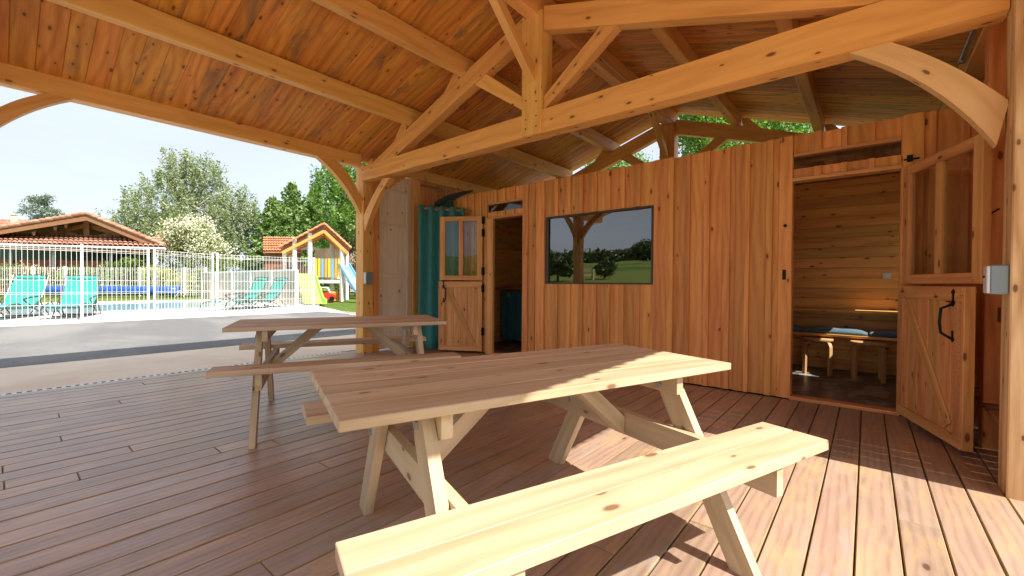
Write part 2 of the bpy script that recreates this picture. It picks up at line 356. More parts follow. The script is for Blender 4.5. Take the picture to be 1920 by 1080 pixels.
# ------------------------------------------------------------------ ground
def gz(x, y):
    z = 0 if y < 8.75 else .3*min(1, (y-8.75)/3.3)
    return z
def sheet(name, mat, polys, dz, label=None):
    m = MB()
    for P in polys:
        m.add([(x, y, gz(x, y)+dz) for x, y in P], [list(range(len(P)))], [(x, y, 0) for x, y in P])
    o = m.build(name, mat); tag(o, label, 'ground', kind='structure'); return o
def terrain():
    xs = sorted(set([-700, -450, -300, -220, -160, -120, -90, -70, -55, -45, -36, -28, -22, -17, -13, -9, -5, 0, 5, 10, 16, 24, 34, 50, 80, 120, 200, 400, 700]))
    ys = sorted(set([-700, -400, -200, -100, -50, -25, -12, -6, -1.65, 2, 5, 8.75, 12.05, 14, 18, 24, 32, 42, 55, 70, 90, 130, 200, 300, 500, 800]))
    m = MB(); vs = []
    for y in ys:
        for x in xs:
            z = gz(x, y)-.06
            dd = max(0, -x-14+.25*max(0, -y)); z += 14*(1-math.exp(-dd/110)) + (.8*math.sin(x*.03+y*.02) if dd > 10 else 0)
            vs.append((x, y, z))
    n = len(xs); fs = [[j*n+i, j*n+i+1, (j+1)*n+i+1, (j+1)*n+i] for j in range(len(ys)-1) for i in range(n-1)]
    m.add(vs, fs, [(v[0], v[1], 0) for v in vs]); o = m.build('ground', M_GRASS, smooth=True); tag(o, 'green grass ground around the pavilion', 'grass', kind='structure')
terrain()
sheet('concrete_apron', M_CONC, [[(-14, 6.725), (16, 6.725), (16, 8.75), (-14, 8.75)]], -.012, 'beige concrete apron along the deck edge')
sheet('asphalt_road', M_ASPH, [[(-14, 8.75), (16, 8.75), (16, 9.3), (8.4, 9.3), (5.9, 12.05), (-14, 12.05)]], -.008, 'grey asphalt drive between deck and pool')
sheet('bounce_ground', plain('pale_bounce_ground', (.50, .43, .34), .9, noise=.3, scale=60), [[(-14, -12), (9.5, -12), (9.5, -1.66), (-14, -1.66)], [(-14, -1.66), (-4.2, -1.66), (-4.2, 6.66), (-14, 6.66)]], -.03, 'unseen pale ground beside the pavilion, added to bounce light')  # unseen pale ground, added to bounce sunlight up to the ceiling
sheet('low_bounce_strip', plain('shaded_ground', (.10, .075, .05), .95, noise=.4, scale=8), [[(9.5, -12), (22, -12), (22, 6.6), (9.5, 6.6)], [(3.7, -6), (9.4, -6), (9.4, -1.7), (3.7, -1.7)]], -.026, 'unseen dark ground behind the pavilion, added to cut bounce light')  # unseen ground added and darkened as under tree shade, to cut bounce light
sheet('stone_path', M_PATH, [[(8.4, 9.3), (16, 9.3), (16, 9.7), (9.5, 9.9), (6.4, 11.2), (6.5, 12.05), (5.9, 12.05)]], -.004, 'pale stone path edging the lawn')
sheet('paving', M_PAVE, [[(-14, 12.05), (6.5, 12.05), (7.2, 14.8), (9.5, 19), (9.5, 23.5), (-14, 23.5)]], -.004, 'white paving around the swimming pool')
def pool():
    # kidney-cornered pool: coping ring and water sheet
    c = Vector((2.2, 19.0, 0)); hx, hy = 4.2, 3.4; pts = []; inn = []
    for i in range(48):
        t = 2*math.pi*i/48; ct, st = math.cos(t), math.sin(t); p = 3.2
        x = math.copysign(abs(ct)**(2/p), ct); y = math.copysign(abs(st)**(2/p), st)
        pts.append((c.x+x*(hx+.35), c.y+y*(hy+.35))); inn.append((c.x+x*hx, c.y+y*hy))
    m = MB(); n = 48; z = .335
    vs = [(x, y, .29) for x, y in pts]+[(x, y, z) for x, y in pts]+[(x, y, z) for x, y in inn]+[(x, y, .29) for x, y in inn]
    fs = []
    for k in range(3):
        for i in range(n): fs.append([k*n+i, k*n+(i+1) % n, (k+1)*n+(i+1) % n, (k+1)*n+i])
    m.add(vs, fs, [(v[0], v[1], 0) for v in vs]); o = m.build('pool_coping', M_COPING)
    tag(o, 'pale stone rim around the swimming pool', 'pool rim')
    m = MB(); m.add([(x, y, .315) for x, y in inn], [list(range(n))], [(x, y, 0) for x, y in inn]); o = m.build('water', M_WATER); tag(o, 'pale teal water of the swimming pool', 'water', kind='structure')
pool()

# ------------------------------------------------------------------ deck
def deck():
    m = MB(); y = -1.533; pitch = .1565
    while y < 6.5:
        w_ = pitch-.007; x = -2.6-random.random()*3.5; first = True
        # board ends
        cuts = [x]; 
        while cuts[-1] < 5.06: cuts.append(cuts[-1]+random.choice([3.6, 4.2, 4.8]))
        for a, b in zip(cuts, cuts[1:]):
            b = min(b, 5.07)
            if b-a < .05: continue
            dz = random.uniform(-.0012, .0012)
            m.obox(((a+b)/2, y+w_/2, -.014+dz), [(1, 0, 0), (0, 1, 0), (0, 0, 1)], [(b-a)/2-.0013, w_/2, .014], ch=.0035, edge_mi=1)
        y += pitch
    o = m.build('deck_floor', [M_DECK, M_DEDGE]); tag(o, 'brown stained timber deck boards', 'deck', kind='structure')
    m = MB(); m.box((-3.5, -1.6, -.055), (5.1, 6.62, -.034), 1); o = m.build('deck_base', M_DARKWOOD); tag(o, 'dark framing under the deck boards', 'deck', kind='structure')
deck()
def drain():
    m = MB(); m.box((-4, 6.607, -.04), (3.7, 6.635, -.003), 0, ch=.001); m.box((-4, 6.695, -.04), (3.7, 6.722, -.003), 0, ch=.001); m.box((-4, 6.6355, -.08), (3.7, 6.6945, -.07), 0, ch=.001)
    d = m.build('channel_drain', M_STEEL)
    tag(d, 'galvanised slotted channel drain along the left edge of the deck', 'drain')
    m = MB(); x = -3.9
    while x < 3.65: m.box((x, 6.636, -.02), (x+.034, 6.6945, -.0035), 1, ch=.0008, rnd=.5); x += .07
    m.build('grate', plain('pale_grate', (.72, .72, .7), .5), d)
drain()

# ------------------------------------------------------------------ pavilion
def TX(y): return 3.60+.0147*(y+.59)       # front face of the truss
PAV = empty('timber_pavilion', 'large open orange timber pavilion with plank ceiling over the deck', 'pavilion', (3.4, 2.76, 0))
def part(name, mat, fn, parent=None, **k):
    o = one(name, mat, PAV if parent is None else parent, fn, **k); return o
def post(x0, x1, y0, y1, z1, mat=M_BEAM, z0=-.012, name='post'):
    return part(name, mat, lambda m: m.box((x0, y0, z0), (x1, y1, z1), 2, ch=.006))
post(3.50, 3.70, -.83, -.595, 3.0, M_POST)
post(3.74, 3.92, 6.20, 6.42, 3.02, M_BEAM)
part('post', M_CLAD, lambda m: m.box((3.925, 6.22, 0), (4.05, 6.36, 3.0), 2, ch=.004))
post(-.42, -.20, 6.20, 6.42, 3.02)
post(-.62, -.40, -.83, -.60, 3.0); post(7.56, 7.76, 6.2, 6.42, 3.02); post(7.56, 7.76, -.83, -.6, 3.0)
post(4.72, 4.87, 6.20, 6.34, 2.98); post(4.46, 4.62, -.86, -.64, 3.0, M_CLAD)
# wall plates (eave beams) in lengths
part('eave_beam', M_BEAM, lambda m: m.box((-1.62, 6.24, 3.0), (3.735, 6.40, 3.19), 0, ch=.008))
part('eave_beam', M_BEAM, lambda m: m.box((3.925, 6.24, 3.0), (7.9, 6.40, 3.19), 0, ch=.008))
part('eave_beam', M_BEAM, lambda m: m.box((-1.62, -.80, 3.0), (7.9, -.62, 3.19), 0, ch=.008))
SL = .318; RY = 2.76
def zpl(y): return 3.19+SL*(6.2-y) if y > RY else 3.19+SL*(y-(2*RY-6.2))
for py, h0 in ((4.95, 3.325), (3.86, 3.68), (1.66, 3.68), (.57, 3.325)):
    s_ = 1 if py > RY else -1; zt = zpl(py+s_*.055)-.004
    part('purlin', M_BEAM, lambda m: (m.box((-1.62, py-.055, zt-.215), (1.05, py+.055, zt), 0, ch=.008), m.box((1.052, py-.055, zt-.215), (7.92, py+.055, zt), 0, ch=.008)) if 0 else m.box((-1.62, py-.055, zt-.215), (7.92, py+.055, zt), 0, ch=.008))
part('ridge_beam', M_BEAM, lambda m: m.box((-1.62, RY-.07, 3.96), (7.92, RY+.07, 4.26), 0, ch=.006))
def planks(side):
    m = MB(); x = -1.62; a = Vector((0, side, -SL)).normalized(); nrm = Vector((0, side*SL, 1)).normalized()
    while x < 7.85:
        w_ = random.choice([.165, .172, .178]); L = math.hypot(3.93, 3.93*SL)
        mid = Vector((x+w_/2, RY+side*1.965, 3.19+SL*(6.2-(RY+1.965))+.014))
        if side > 0: mid = Vector((mid.x, RY+1.835, 3.19+SL*(6.2-(RY+1.835))+.014)); L = math.hypot(3.67, 3.67*SL)
        m.obox(mid, [a, (1, 0, 0), nrm], [L/2, w_/2-.0008, .013], ch=.005); x += w_
    return m.build('ceiling_planks', M_CEIL, PAV)
planks(1); planks(-1)
def roofing(side):  # unseen roof covering, added to block light through the plank gaps
    m = MB(); nx, ny = 240, 14; vs = []; fs = []
    for j in range(ny+1):
        for k in (0, 1):
            d = (3.98 if side < 0 else 3.72)*j/ny; 
            for i in range(nx+1):
                x = -1.7+9.75*i/nx; z = 3.19+SL*(6.2-RY)-SL*d+.065+.02*abs(math.sin(i*math.pi/3))+(.02 if k else 0)
                vs.append((x, RY+side*d, z))
    rows = 2*(ny+1)
    for j in range(rows-1):
        for i in range(nx): fs.append([j*(nx+1)+i, j*(nx+1)+i+1, (j+1)*(nx+1)+i+1, (j+1)*(nx+1)+i])
    m.add(vs, fs, [(0, 0, 0)]*len(vs)); return m.build('roof_tiles', M_TILE, PAV)
roofing(1); roofing(-1)
def barge(m):
    for sd in (1, -1): m.beam((8.03, RY+sd*.02, zpl(RY)+.06), (8.03, RY+sd*3.66, zpl(RY)+.06-SL*3.64), .03, .11)
part('barge_board', M_BEAM, barge)

def arc(p, q, bulge, n=10):       # circular-ish curve p->q pushed along bulge
    p = Vector(p); q = Vector(q); b = Vector(bulge); return [p.lerp(q, t/n)+b*(4*(t/n)*(1-t/n)) for t in range(n+1)]
def truss(X, full=True):
    X = X if callable(X) else (lambda y, X=X: X)
    P = lambda y, z, d=0: Vector((X(y)+d, y, z))
    T = .14
    part('tie_beam', M_BEAM, lambda m: m.prism([P(6.20, 2.75), P(-.59, 2.69), P(-.59, 2.96), P(6.20, 2.97)], (T+.02, 0, 0), gdir=(0, 1, 0)))
    part('king_post', M_BEAM, lambda m: m.prism([P(2.895, 2.725, -.018), P(2.635, 2.72, -.018), P(2.635, 4.0, -.018), P(2.895, 4.0, -.018)], (T+.055, 0, 0), gdir=(0, 0, 1)))
    part('principal_rafter', M_BEAM, lambda m: m.prism([P(5.93, 2.97, .01), P(5.30, 2.97, .01), P(2.90, 3.80, .01), P(2.90, 4.03, .01), P(3.70, 3.765, .01)], (T-.02, 0, 0), gdir=(0, 1, -.34)))
    part('principal_rafter', M_BEAM, lambda m: m.prism([P(-.41, 2.97, .01), P(.02, 2.97, .01), P(2.63, 3.79, .01), P(2.63, 4.04, .01), P(1.82, 3.775, .01)], (T-.02, 0, 0), gdir=(0, 1, .31)))
    part('strut', M_BEAM, lambda m: m.prism([P(2.897, 3.02, .02), P(2.897, 3.16, .02), P(3.47, 3.60, .02), P(3.66, 3.53, .02)], (.1, 0, 0), gdir=(0, 1, .8)))
    part('strut', M_BEAM, lambda m: m.prism([P(2.632, 2.96, .02), P(2.632, 3.10, .02), P(1.98, 3.583, .02), P(1.80, 3.526, .02)], (.1, 0, 0), gdir=(0, 1, -.75)))
    for y, z in ((5.03, 3.31), (3.95, 3.66)):
        part('purlin_cleat', M_BEAM, lambda m: m.prism([P(y+.02, z-.03, .02), P(y+.30, z-.10, .02), P(y+.08, z+.14, .02), P(y-.02, z+.16, .02)], (.1, 0, 0), gdir=(0, 1, -.3)))
        yy = 2*RY-y
        part('purlin_cleat', M_BEAM, lambda m: m.prism([P(yy-.02, z-.03, .02), P(yy-.30, z-.10, .02), P(yy-.08, z+.14, .02), P(yy+.02, z+.16, .02)], (.1, 0, 0), gdir=(0, 1, .3)))
    # ridge braces, along the ridge
    def rb(sg):
        x0 = X(2.76)+(0 if sg < 0 else T)
        part('ridge_brace', M_BEAM, lambda m: m.prism([(x0, 2.72, 3.26), (x0, 2.72, 3.40), (x0+sg*.62, 2.72, 3.955), (x0+sg*.78, 2.72, 3.955)], (0, .085, 0), gdir=(sg, 0, .9)))
    if X(0) < 8.3: rb(-1)
    if X(0) > -4: rb(1) if X(0) < 7 else None
truss(TX); truss(7.62)
part('tie_beam', M_BEAM, lambda m: m.box((-.39, -.62, 3.06), (-.23, 6.19, 3.30), 1, ch=.006))
for sg in (1, -1): part('principal_rafter', M_BEAM, lambda m: m.beam((-.31, RY+sg*3.2, 3.22), (-.31, RY+sg*.1, 4.15), .1, .2))
def tbrace(X, y0, sg):
    # curved brace from post (y0) up to the tie beam
    out = arc((X, y0, 2.235), (X, y0+sg*.78, 2.735), (0, sg*-.055, .055)); inn = arc((X, y0+sg*.035, 1.975), (X, y0+sg*.60+sg*.01, 2.70), (0, -sg*.05, .06))
    inn = arc((X, y0+sg*.04, 1.95), (X, y0+sg*.72, 2.705), (0, -sg*.045, .05)); out = arc((X, y0-sg*.005, 2.19), (X, y0+sg*.54, 2.725), (0, -sg*.02, .023))
    part('curved_brace', M_BEAM if y0 > 2 else M_BRACE, lambda m: m.strip(out, inn, (.085, 0, 0)), smooth=False)
tbrace(3.635, -.595, 1); tbrace(3.745, 6.20, -1)
def ebrace(x0, sg, ya=6.26, yb=6.36):
    out = arc((x0, ya, 2.50), (x0+sg*.40, ya, 3.0), (-sg*.035, 0, .035)); inn = arc((x0, ya, 2.24), (x0+sg*.70, ya, 3.0), (-sg*.05, 0, .055))
    part('curved_brace', M_BEAM, lambda m: m.strip(out, inn, (0, yb-ya, 0)))
ebrace(3.735, -1); out__ = arc((-.20, 6.26, 2.44), (.33, 6.26, 3.0), (-.035, 0, .05)); inn__ = arc((-.20, 6.26, 2.24), (.51, 6.26, 3.0), (-.05, 0, .06))
part('curved_brace', M_BEAM, lambda m: m.strip(out__, inn__, (0, .1, 0)))
ebrace(3.92, 1, 6.27, 6.34)
ebrace(3.50, -1, -.78, -.68); ebrace(-.4, 1, -.78, -.68)
def fbrace(X, y0, sg): 
    inn = arc((X, y0, 1.95), (X, y0+sg*.72, 2.705), (0, -sg*.045, .05)); out = arc((X, y0, 2.19), (X, y0+sg*.52, 2.72), (0, -sg*.03, .035))
    part('curved_brace', M_BEAM, lambda m: m.strip(out, inn, (.085, 0, 0)))
fbrace(7.66, 6.2, -1); fbrace(7.66, -.6, 1)
inn_ = arc((-.35, 6.2, 2.36), (-.35, 5.46, 3.07), (0, .045, .05)); out_ = arc((-.35, 6.2, 2.62), (-.35, 5.72, 3.07), (0, .03, .035))
part('curved_brace', M_BEAM, lambda m: m.strip(out_, inn_, (.085, 0, 0)))
# boarded bay between the corner post and the cabin
def bay(m):
    for x0, x1 in ((4.052, 4.17), (4.172, 4.30), (4.302, 4.44), (4.442, 4.585), (4.587, 4.72)): m.box((x0, 6.285, .02), (x1, 6.305, 2.98), 2, ch=.003)
    for z in (1.235, 2.12, 2.70): m.box((4.055, 6.255, z), (4.62, 6.283, z+(.075 if z < 2 else .03)), 0, ch=.004)
    m.box((4.63, 6.25, .02), (4.718, 6.283, 2.98), 2, ch=.004)
part('boarded_bay', M_PALE, bay)
def side(m):
    x = 4.88
    while x < 7.45: m.box((x, 6.29, 0), (x+.148, 6.31, 3.0), 2, ch=.003); x += .15
part('side_boarding', M_CLAD, side)
def side2(m):
    x = 3.702
    while x < 7.45:
        if x+.148 > 6.45 and x < 7.05: m.box((x, -.80, 0), (x+.148, -.78, 1.35), 2, ch=.003); m.box((x, -.80, 1.85), (x+.148, -.78, 3.0), 2, ch=.003)
        else: m.box((x, -.80, 0), (x+.148, -.78, 3.0), 2, ch=.003)
        x += .15
part('side_boarding', M_CLAD, side2)
part('ledge', M_DARKWOOD, lambda m: m.box((3.76, -.775, .30), (5.05, -.63, .33), 0)); part('ledge', M_DARKWOOD, lambda m: m.box((4.1, -.775, .9), (5.0, -.70, 1.0), 0))
rebase(PAV)
# pegs and knots in the timber joints
def pegs():
    m = MB()
    for y, z in ((2.84, 2.80), (2.70, 2.80), (2.84, 2.90), (2.70, 2.91), (2.84, 3.10), (2.70, 3.06), (2.76, 3.30), (3.05, 3.13), (2.5, 3.1), (3.35, 3.62), (3.55, 3.60), (5.55, 2.93), (.0, 3.05), (-.2, 2.9)):
        x = TX(y)-.02 if 2.6 < y < 2.92 else TX(y)+.008
        m = MB(); m.tube([(x-.006, y, z), (x+.012, y, z)], .009, 8)
        o = m.build('joint_peg', M_DARKWOOD, PAV); o.matrix_parent_inverse = (Matrix.Translation(PAV.location)).inverted()
    
pegs()

# ------------------------------------------------------------------ cabin
WX = 5.08; WH = 2.63
CAB = empty('timber_cabin', 'orange board clad cabin with two stable doors and a wide window inside the pavilion', 'cabin', (5.2, 2.5, 0))
def cladding():
    m = MB()
    holes = [(-.215, .58, .03, 2.175), (-.215, .58, 2.30, 2.42), (4.01, 4.735, .03, 2.17), (4.01, 4.735, 2.285, 2.40), (1.995, 3.60, 1.14, 2.105)]
    def runs(y0, y1):
        segs = [(.012, WH+random.uniform(-.006, .006))]
        for a, b, z0, z1 in holes:
            if y1 > a+.004 and y0 < b-.004:
                n = []
                for s0, s1 in segs:
                    if s0 < z0: n.append((s0, min(s1, z0)))
                    if s1 > z1: n.append((max(s0, z1), s1))
                segs = n
        return [s for s in segs if s[1]-s[0] > .02]
    edges = sorted([-.80, 5.40, -.215, .58, 1.995, 3.60, 4.01, 4.735])
    for a, b in zip(edges, edges[1:]):           # base boards, butted at the openings
        n = max(1, round((b-a)/.19)); wd = (b-a)/n
        for i in range(n):
            y0 = a+i*wd; y1 = y0+wd
            for z0, z1 in runs(y0+.001, y1-.001): m.box((WX, y0+.001, z0), (WX+.022, y1-.001, z1), 2, ch=.002)
            # cover board over the joint
            if i < n-1 or b == 5.40:
                cw = random.choice([.045, .06, .075])
                for z0, z1 in runs(y1-cw/2, y1+cw/2): m.box((WX-.024, y1-cw/2, z0), (WX-.0005, y1+cw/2, z1), 2, ch=.003)
    for y0, y1 in ((-.36, -.225), (.585, .70), (1.83, 1.99), (3.605, 3.76), (3.90, 4.005), (.98, 1.10), (4.86, 4.96)):
        m.box((WX-.0225, y0, .012), (WX-.0008, y1, WH+.004), 2, ch=.003)
    return m.build('cladding', M_CLAD, CAB)
cladding()
def trims(m, k):
    for a, b, z0, z1 in (((-.215, .58, .03, 2.175), (4.01, 4.735, .03, 2.17))[k],):
        m.box((WX-.03, a-.01, z1), (WX+.10, b+.01, z1+.035), 1, ch=.004)        # head
        m.box((WX+.024, a-.02, z0), (WX+.12, a, z1), 2, ch=.003); m.box((WX+.024, b, z0), (WX+.12, b+.02, z1), 2, ch=.003)
        m.box((WX-.03, a-.01, .002), (WX+.12, b+.01, .032), 1, ch=.004)          # sill
    for a, b, z in (((-.215, .58, 2.42), (4.01, 4.735, 2.40))[k],): m.box((WX-.025, a, z), (WX+.06, b, z+.03), 1, ch=.003)
    if k == 0: return
    m.box((WX-.028, 4.60, .03), (WX+.02, 4.733, 2.17), 2, ch=.003)
    m.box((WX-.024, 4.737, .02), (WX-.001, 4.80, 2.5), 2, ch=.003)
one('door_frame', M_DOOR, CAB, lambda m: trims(m, 0)); one('door_frame', M_DOOR, CAB, lambda m: trims(m, 1))
win = one('window', M_FRAMEW, CAB, lambda m: (m.box((WX+.004, 1.997, 1.142), (WX+.07, 2.03, 2.103), 2, ch=.002), m.box((WX+.004, 3.545, 1.142), (WX+.07, 3.598, 2.103), 2, ch=.002),
    m.box((WX+.004, 2.031, 1.142), (WX+.07, 3.544, 1.16), 1, ch=.002), m.box((WX+.004, 2.031, 2.08), (WX+.07, 3.544, 2.103), 1, ch=.002)))
one('pane', M_GLASSW, win, lambda m: m.box((WX+.03, 2.032, 1.161), (WX+.036, 3.543, 2.079), 1, ch=.0005))
for a, b, z0, z1 in ((-.213, .578, 2.302, 2.418), (4.012, 4.733, 2.287, 2.398)):
    one('transom_pane', M_GLASS, CAB, lambda m: m.box((WX+.028, a, z0), (WX+.033, b, z1), 1, ch=.0005))
def rooms(m):
    def hw(p0, p1, axis):     # horizontal boarding
        z = .03
        while z < 2.52:
            h = .135
            if axis == 'x': m.box((p0[0], p0[1], z), (p1[0], p1[1], z+h-.002), 1 if abs(p1[1]-p0[1]) > abs(p1[0]-p0[0]) else 0, ch=.005)
            z += h
    hw((7.15, -.75), (7.175, 5.38), 'x')
    hw((5.21, -.775), (6.45, -.752), 'x'); hw((7.05, -.775), (7.148, -.752), 'x'); m.box((6.45, -.775, .03), (7.05, -.752, 1.35), 0); m.box((6.45, -.775, 1.85), (7.05, -.752, 2.53), 0); hw((5.21, 1.40), (7.148, 1.425), 'x'); hw((5.21, 5.385), (7.148, 5.41), 'x')
one('inner_wall', M_ROOM, CAB, rooms)
one('inner_ceiling', M_DARKWOOD, CAB, lambda m: [m.box((5.11, -.78+i*.15, 2.54), (7.2, -.78+i*.15+.148, 2.56), 0) for i in range(42)])  # flat dark ceiling, added to keep the rooms dark
one('gap_backing', M_DARKWOOD, CAB, lambda m: (m.box((7.176, -.778, 0), (7.20, 5.42, 2.55), 1), m.box((5.215, -.778, 2.561), (7.2, 5.41, 2.59), 1), m.box((5.215, 5.4105, 0), (7.17, 5.43, 2.55), 0)))  # backing slabs added to stop daylight leaking through the board gaps
one('inner_floor', M_RUG, CAB, lambda m: m.box((5.20, -.75, -.02), (7.15, 5.38, .018), 0))
rebase(CAB)
# ------------------------------------------------------------------ doors (parts of the cabin)
def leaf(hinge, free, parts, name='door', parent=None, label=None):
    h = Vector((*hinge, 0)); d = (Vector((*free, 0))-h); L = d.length; ang = math.atan2(d.y, d.x)
    M = Matrix.Translation(h) @ Matrix.Rotation(ang, 4, 'Z'); root = None
    for nm, mat, fn in parts:
        if nm == 'nail':
            for f1 in fn(L):
                m = MB(); f1(m); m.v = [tuple(M @ Vector(v)) for v in m.v]; m.build(nm, mat, root)
            continue
        m = MB(); fn(m, L); m.v = [tuple(M @ Vector(v)) for v in m.v]
        if root is None:
            root = m.build(nm, mat, CAB); root.matrix_parent_inverse = Matrix.Translation(CAB.location).inverted()
            if label: root['label'] = label
        else: m.build(nm, mat, root)
    return root
def low_leaf(fr, z0, z1, n=6, th=.055, dg=1):       # fr = +1 when the visible face is on local +y
    def f(m, L):
        for i in range(n): m.box((i*L/n+.001, -th/2, z0), ((i+1)*L/n-.001, th/2-.012, z1), 2, ch=.002) if fr > 0 else m.box((i*L/n+.001, -th/2+.012, z0), ((i+1)*L/n-.001, th/2, z1), 2, ch=.002)
        a, b = (th/2-.0125, th/2+.004) if fr > 0 else (-th/2-.004, -th/2+.0125)
        m.box((0, a, z1-.10), (L, b, z1), 0, ch=.002); m.box((0, a, z0), (L, b, z0+.08), 0, ch=.002)
        m.box((L-.09, a, z0+.081), (L, b, z1-.101), 2, ch=.002); m.box((0, a, z0+.081), (.09, b, z1-.101), 2, ch=.002)
        y = (a+b)/2
        p_, q_ = ((.14, y, z1-.13), (L-.16, y, z0+.12)) if dg > 0 else ((L-.14, y, z1-.13), (.16, y, z0+.12))
        m.beam(p_, q_, .012, .09, up=(.7*dg, 0, .8), ch=.002)
        m.box((L+.0003, -th/2, z0), (L+.016, th/2+.004, z1), 2, ch=.003)
    return f
def nails(fr, z0, z1, th=.055):
    def f(L):
        y = (th/2+.004)*fr
        pts = [(L-.02, z0+.05+i*.055) for i in range(int((z1-z0)/.055)-1)]+[(L-.07, z0+.07+i*.11) for i in range(int((z1-z0)/.11)-1)]+[(.05+i*.09, z1-.05) for i in range(9)]+[(.05+i*.09, z0+.04) for i in range(9)]
        pts += [(.16+t*(L-.34), z1-.16-t*(z1-z0-.30)) for t in [i/11 for i in range(12)]]
        return [(lambda m, x=x, z=z: m.tube([(x, y-.001, z), (x, y+.0015*fr, z)], .0035, 6)) for x, z in pts if 0 < x < L]
    return f
def up_leaf(z0, z1, th=.05):
    def f(m, L):
        m.box((0, -th/2, z0), (.085, th/2, z1), 2); m.box((L-.09, -th/2, z0), (L, th/2, z1), 2)
        m.box((.086, -th/2+.002, z1-.075), (L-.091, th/2-.002, z1), 0); m.box((.086, -th/2+.002, z0), (L-.091, th/2-.002, z0+.075), 0)
        m.box((L/2-.035, -th/2+.004, z0+.076), (L/2+.035, th/2-.004, z1-.076), 2)
    return f
def up_panes(z0, z1):
    def f(m, L):
        m.box((.08, -.003, z0+.07), (L/2-.034, .003, z1-.07), 2, ch=.0005); m.box((L/2+.034, -.003, z0+.07), (L-.085, .003, z1-.07), 2, ch=.0005)
    return f
def pull(fr, x_in, z, th=.055, k=1.):
    def f(m, L):
        y = (th/2+.004)*fr; x = L-x_in
        m.tube([(x, y, z+.15*k), (x, y+.02*fr, z+.145*k), (x-.05*k, y+.045*fr, z+.12*k), (x-.055*k, y+.05*fr, z+.02*k), (x-.05*k, y+.045*fr, z-.05*k), (x, y+.02*fr, z-.08*k), (x, y, z-.085*k)], .009, 8)
        for zz, s in ((z+.16*k, .032), (z-.09*k, .028)):
            m.obox((x, y+.003*fr, zz), [(1, 0, 1), (0, 1, 0), (-1, 0, 1)], [s*.55, .003, s*.55], ch=.001); m.obox((x, y+.003*fr, zz+.03), [(1, 0, 0), (0, 1, 0), (0, 0, 1)], [.008, .003, .03], ch=.001)
        m.obox((x, y+.003*fr, z+.235*k), [(1, 0, 1), (0, 1, 0), (-1, 0, 1)], [.016, .003, .016], ch=.001)
        m.tube([(x+.03, y+.01*fr, z+.17*k), (x-.06, y+.014*fr, z+.17*k)], .004, 6)
    return f
leaf((5.02, -.235), (4.14, -.52), [('door', M_DOOR, low_leaf(-1, .045, 1.145)), ('nail', M_BLACK, nails(-1, .045, 1.145)), ('handle', M_BLACK, pull(-1, .10, .87))],
     label='lower half leaf of the open right stable door')
leaf((5.02, -.250), (4.17, -.600), [('door', M_DOOR, up_leaf(1.165, 2.165)), ('pane', M_GLASS, up_panes(1.165, 2.165)), ('latch', M_BLACK, lambda m, L: (m.tube([(L-.05, .027, 1.62), (L-.05, .06, 1.64), (L-.02, .075, 1.66)], .006, 6), m.box((L-.07, .025, 1.58), (L-.035, .032, 1.70), 2)))],
     label='glazed upper half leaf of the open right stable door')
leaf((5.04, 4.81), (4.68, 5.43), [('door', M_DOOR, low_leaf(1, .04, 1.17, dg=-1)), ('nail', M_BLACK, nails(1, .04, 1.17)), ('handle', M_BLACK, pull(1, .07, .93))],
     label='lower half leaf of the open left stable door')
leaf((5.04, 4.81), (4.68, 5.43), [('door', M_DOOR, up_leaf(1.19, 2.23)), ('pane', M_GLASS, up_panes(1.19, 2.23))],
     label='glazed upper half leaf of the open left stable door')
def ironwork():
    P = [lambda m: (m.box((WX-.032, .63, 1.20), (WX-.0228, .66, 1.30), 2), m.tube([(WX-.03, .645, 1.26), (WX-.06, .645, 1.25)], .006, 6)), lambda m: m.tube([(WX-.03, .64, 1.74), (WX-.045, .64, 1.74)], .016, 8),
         lambda m: (m.box((WX-.03, -.29, 2.22), (WX-.0225, -.25, 2.28), 2), m.box((WX-.032, -.33, 2.235), (WX-.0235, -.23, 2.25), 1))]
    for f in P: one('door_catch', M_BLACK, CAB, f).matrix_parent_inverse = Matrix.Translation(CAB.location).inverted()
    for z in (2.1, 1.9, 1.28, 1.0, .3): one('hinge', M_BLACK, CAB, lambda m: m.box((5.0, 4.775, z), (5.05, 4.80, z+.12), 2)).matrix_parent_inverse = Matrix.Translation(CAB.location).inverted()
ironwork()

